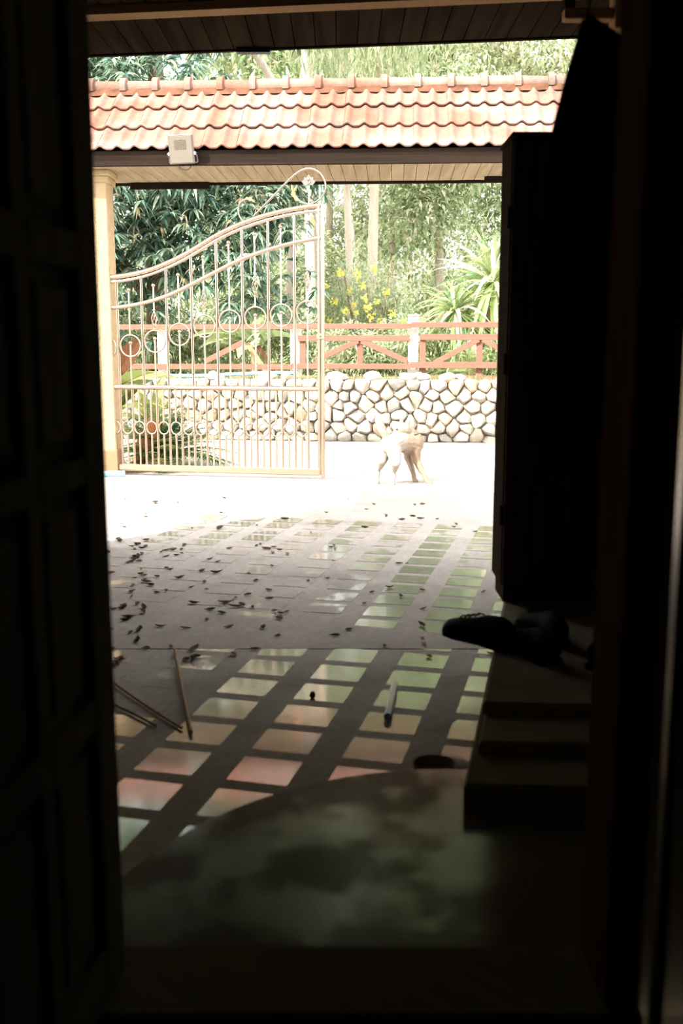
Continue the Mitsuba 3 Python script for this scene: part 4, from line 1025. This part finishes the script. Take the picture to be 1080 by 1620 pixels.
litter(128, [(-1.34, 5.7), (-0.30, 5.55), (-0.18, 3.50), (-0.92, 3.35)], 'dry curled brown leaf in the litter on the shaded concrete at the left', 'dry leaves littering the left of the driveway', lv, rng)
litter(26, [(-0.30, 5.6), (0.78, 5.2), (0.55, 3.4), (-0.15, 3.5)], 'dry dark leaf lying among the mirror like tiles at the centre right', 'dry leaves among the tiles', lv, rng, (0.4, 0.75), 0.3)
litter(34, [(-1.75, 7.4), (1.1, 7.4), (0.9, 5.7), (-1.45, 5.7)], 'tiny dry leaf on the bright concrete before the gate', 'dry leaves on the bright concrete', tris + lv[:2], rng, (0.6, 1.0), 0.2)
k = thing('stick', 'straight pale brown stick lying on the concrete, pointing away from the door', 'stick')
put(tube(spline([(-0.436, 2.74, 0.012), (-0.50, 3.02, 0.013), (-0.615, 3.54, 0.012)], 8), [0.006, 0.006, 0.0055, 0.005, 0.005, 0.005, 0.0045, 0.0045], 8), 'straw', k, smooth=40)
k = thing('stick', 'longer of the two thin sticks lying aslant by the left door', 'stick')
put(tube(spline([(-0.47, 2.78, 0.009), (-0.63, 2.99, 0.010), (-0.90, 3.40, 0.009)], 8), 0.0045, 7), 'straw', k, smooth=40)
k = thing('stick', 'shorter of the two thin sticks lying aslant by the left door', 'stick')
put(tube(spline([(-0.55, 2.80, 0.008), (-0.66, 2.92, 0.009), (-0.86, 3.12, 0.008)], 8), 0.004, 7), 'bark', k, smooth=40)
k = thing('brush', 'small off white plastic stick with a dark tip lying across a tile', 'brush')
part(k, 'handle', tube([(0.176, 3.15, 0.017), (0.165, 3.06, 0.016), (0.144, 2.90, 0.014)], [0.010, 0.012, 0.012], 10), 'white_plastic', smooth=40)
part(k, 'tip', tube([(0.144, 2.90, 0.014), (0.139, 2.855, 0.014)], [0.013, 0.012], 10), 'blue_pvc', smooth=40, label='dark blue tip')
k = thing('pebble', 'small dark lump lying on a tile left of the white plastic stick', 'pebble')
m = ball((0, 0, 0), 0.010, 2); m.vertices *= 1 + 0.3 * (meshkit.fbm(m.vertices * 80, 2)[:, None] - 0.5); m.apply_scale([1, 1.2, 1.2]); m.apply_translation([-0.093, 3.05, 0.0125])
put(m, 'dead_leaf_2', k, smooth=True)

# ------------------------------------------------------------------ right of the door: slabs, cupboard, shoes, clothes
def slab(x0, dx, y0, y1, z0, z1, x1=1.31, ch=0.008):
    s = 0.215
    P = []
    for z, c in ((z0, 0), (z1 - ch, 0), (z1, ch)):
        P += [[x0 + c, y0 + c, z], [x1, y0 + c - 0.05, z], [x1, y1, z], [x0 + (y1 - y0) * s + c, y1, z]]
    return trimesh.convex.convex_hull(np.array(P))
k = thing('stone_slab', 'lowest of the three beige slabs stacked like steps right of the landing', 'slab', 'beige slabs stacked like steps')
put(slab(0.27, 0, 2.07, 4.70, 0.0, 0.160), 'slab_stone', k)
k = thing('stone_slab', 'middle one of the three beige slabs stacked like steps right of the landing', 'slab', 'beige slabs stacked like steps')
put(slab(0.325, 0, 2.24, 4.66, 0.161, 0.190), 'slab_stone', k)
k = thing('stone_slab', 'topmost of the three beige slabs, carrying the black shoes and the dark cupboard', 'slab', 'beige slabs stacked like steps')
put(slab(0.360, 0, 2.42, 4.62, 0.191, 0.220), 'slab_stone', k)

k = thing('cupboard', 'tall dark wooden cupboard standing on the slabs at the right of the porch', 'cupboard')
CX0, CX1, CY0, CY1 = 0.560, 1.22, 3.40, 3.63
part(k, 'carcass', box(CX0, CX1, CY0 + 0.022, CY1, 0.285, 1.785, 0.003), 'dark_cupboard')
part(k, 'top', box(CX0 - 0.006, CX1 + 0.01, CY0 - 0.004, CY1 + 0.01, 1.786, 1.803, 0.004), 'dark_cupboard')
for x0, x1 in ((CX0 + 0.004, 0.9), (0.904, CX1 - 0.004)):
    d_ = part(k, 'door', join(box(x0, x1, CY0, CY0 + 0.02, 0.29, 1.78, 0.003), box(x0 + 0.06, x1 - 0.06, CY0 - 0.006, CY0 + 0.001, 0.37, 0.98, 0.003), box(x0 + 0.06, x1 - 0.06, CY0 - 0.006, CY0 + 0.001, 1.06, 1.70, 0.003)), 'dark_cupboard')
    part(d_, 'handle', tube([(0.88 if x0 < 0.8 else 0.924, CY0 - 0.018, 0.98), (0.88 if x0 < 0.8 else 0.924, CY0 - 0.018, 1.06)], 0.006, 8), 'black_metal')
part(k, 'plinth', box(CX0 + 0.012, CX1 - 0.01, CY0 + 0.03, CY1 - 0.02, 0.220, 0.284), 'dark_cupboard')
for z in (0.50, 1.02, 1.50):
    part(k, 'hinge', tube([(CX0 - 0.004, CY0 + 0.012, z), (CX0 - 0.004, CY0 + 0.012, z + 0.07)], 0.007, 8), 'dark_cupboard')

def shoe(L=0.26):
    u = np.linspace(0, 1, 15)
    ws = np.interp(u, [0, .1, .35, .7, .9, 1], [.030, .036, .031, .046, .040, .016])
    hs = np.interp(u, [0, .12, .35, .55, .8, .95, 1], [.075, .085, .078, .058, .045, .032, .018])
    V, n = [], 14
    for t, w, h in zip(u, ws, hs):
        for a in np.linspace(0, 2 * np.pi, n, endpoint=False):
            V.append([w * math.cos(a) * (1 - 0.25 * max(math.sin(a), 0)), t * L, 0.012 + max(0, 0.5 + 0.5 * math.sin(a)) * h])
    V = np.array(V); F = []
    for i in range(14):
        for q in range(n):
            q2 = (q + 1) % n
            F += [[i * n + q, i * n + q2, (i + 1) * n + q2], [i * n + q, (i + 1) * n + q2, (i + 1) * n + q]]
    for q in range(1, n - 1):
        F += [[0, q + 1, q], [14 * n, 14 * n + q, 14 * n + q + 1]]
    upper = trimesh.Trimesh(V, np.array(F), process=False)
    edge = [(w * 1.08 * s, t * L) for s in (1,) for t, w in zip(u, ws)] + [(-w * 1.08, t * L) for t, w in list(zip(u, ws))[::-1]]
    sole = extrude(Polygon(edge).buffer(0.002), 0.016)
    return upper, sole
up_, so_ = shoe()
ups, sos = mikit.ply(up_, 'black_leather', smooth=50), mikit.ply(so_, 'black_leather')
lace = mikit.ply(join(*[tube([(-0.022, 0.12 + 0.022 * i, 0.080 - 0.006 * i), (0, 0.125 + 0.022 * i, 0.088 - 0.007 * i), (0.022, 0.12 + 0.022 * i, 0.080 - 0.006 * i)], 0.003, 5) for i in range(4)]), 'black_cloth')
for (x, y, a, lab) in ((0.60, 2.72, 24, 'black shoe on the top slab, nearest the door frame of the left pair'), (0.50, 2.86, 40, 'black shoe on the top slab, outermost to the left with its toe over the edge'),
                       (0.70, 2.66, -62, 'black shoe lying sideways at the right of the shoes on the top slab'), (0.66, 2.90, 15, 'black shoe on the top slab behind the others, before the cupboard')):
    k = thing('shoe', lab, 'shoe', 'black shoes on the top slab')
    M = T().translate([x, y, 0.2205]) @ T().rotate([0, 0, 1], a)
    part(k, 'upper', ups, to_world=M); part(k, 'sole', sos, to_world=M); part(k, 'laces', lace, to_world=M)

k = thing('bowl', 'dark round bowl on the concrete beside the rounded landing, below the slabs', 'bowl')
put(lathe([(0, 0.0), (0.040, 0.0), (0.054, 0.014), (0.060, 0.030), (0.056, 0.030), (0.049, 0.015), (0.036, 0.007), (0, 0.007)], 28, (0.245, 2.47, 0.004)), 'bark', k, smooth=40)

# jacket on a hanger, hung from the outer door leaf
k = thing('jacket', 'black jacket on a hanger over the open right door leaf, before the cupboard', 'jacket')
def jacket():
    st = [  # z, x_left, x_right, half depth
        (1.733, 0.460, 0.472, 0.008), (1.715, 0.454, 0.503, 0.016), (1.692, 0.448, 0.543, 0.026), (1.628, 0.430, 0.562, 0.034), (1.596, 0.422, 0.563, 0.038), (1.553, 0.412, 0.564, 0.042), (1.50, 0.400, 0.566, 0.045), (1.36, 0.391, 0.556, 0.046), (1.20, 0.384, 0.548, 0.046), (1.05, 0.380, 0.545, 0.048), (0.93, 0.377, 0.548, 0.050)]
    V, n = [], 24
    for z, a, b, d in st:
        for t in np.linspace(0, 2 * np.pi, n, endpoint=False):
            fold = 1 + 0.16 * math.sin(7 * t + z * 3) * min(1, (1.74 - z) * 3)
            V.append([(a + b) / 2 + (b - a) / 2 * math.cos(t), 2.02 + d * fold * math.sin(t), z + 0.006 * math.sin(5 * t)])
    F = []
    for i in range(len(st) - 1):
        for q in range(n):
            q2 = (q + 1) % n
            F += [[i * n + q, (i + 1) * n + q2, i * n + q2], [i * n + q, (i + 1) * n + q, (i + 1) * n + q2]]
    return trimesh.Trimesh(np.array(V), np.array(F), process=False)
part(k, 'body', jacket(), 'black_cloth', smooth=60)
part(k, 'sleeve', tube(spline([(0.485, 1.985, 1.62), (0.452, 1.968, 1.45), (0.430, 1.962, 1.22), (0.424, 1.960, 1.05)], 14), np.linspace(0.034, 0.027, 14), 10), 'black_cloth', smooth=50)
part(k, 'hook', tube(spline([(0.468, 2.02, 1.725), (0.470, 2.02, 1.76), (0.485, 2.03, 1.785), (0.50, 2.04, 1.77)], 14), 0.003, 6), 'black_metal', smooth=40)
k = thing('cloth_pouch', 'small grey cloth pouch hanging below the round door knob', 'pouch')
part(k, 'bag', trimesh.convex.convex_hull(np.array([[x, y, z] for x, z in ((0.484, 1.19), (0.515, 1.195), (0.525, 1.13), (0.522, 1.075), (0.486, 1.075)) for y in (2.02, 2.036)])), 'grey_cloth', smooth=30)
part(k, 'loop', tube(spline([(0.490, 2.028, 1.19), (0.497, 2.03, 1.215), (0.508, 2.03, 1.225), (0.512, 2.028, 1.19)], 14), 0.003, 6), 'grey_cloth', smooth=True)
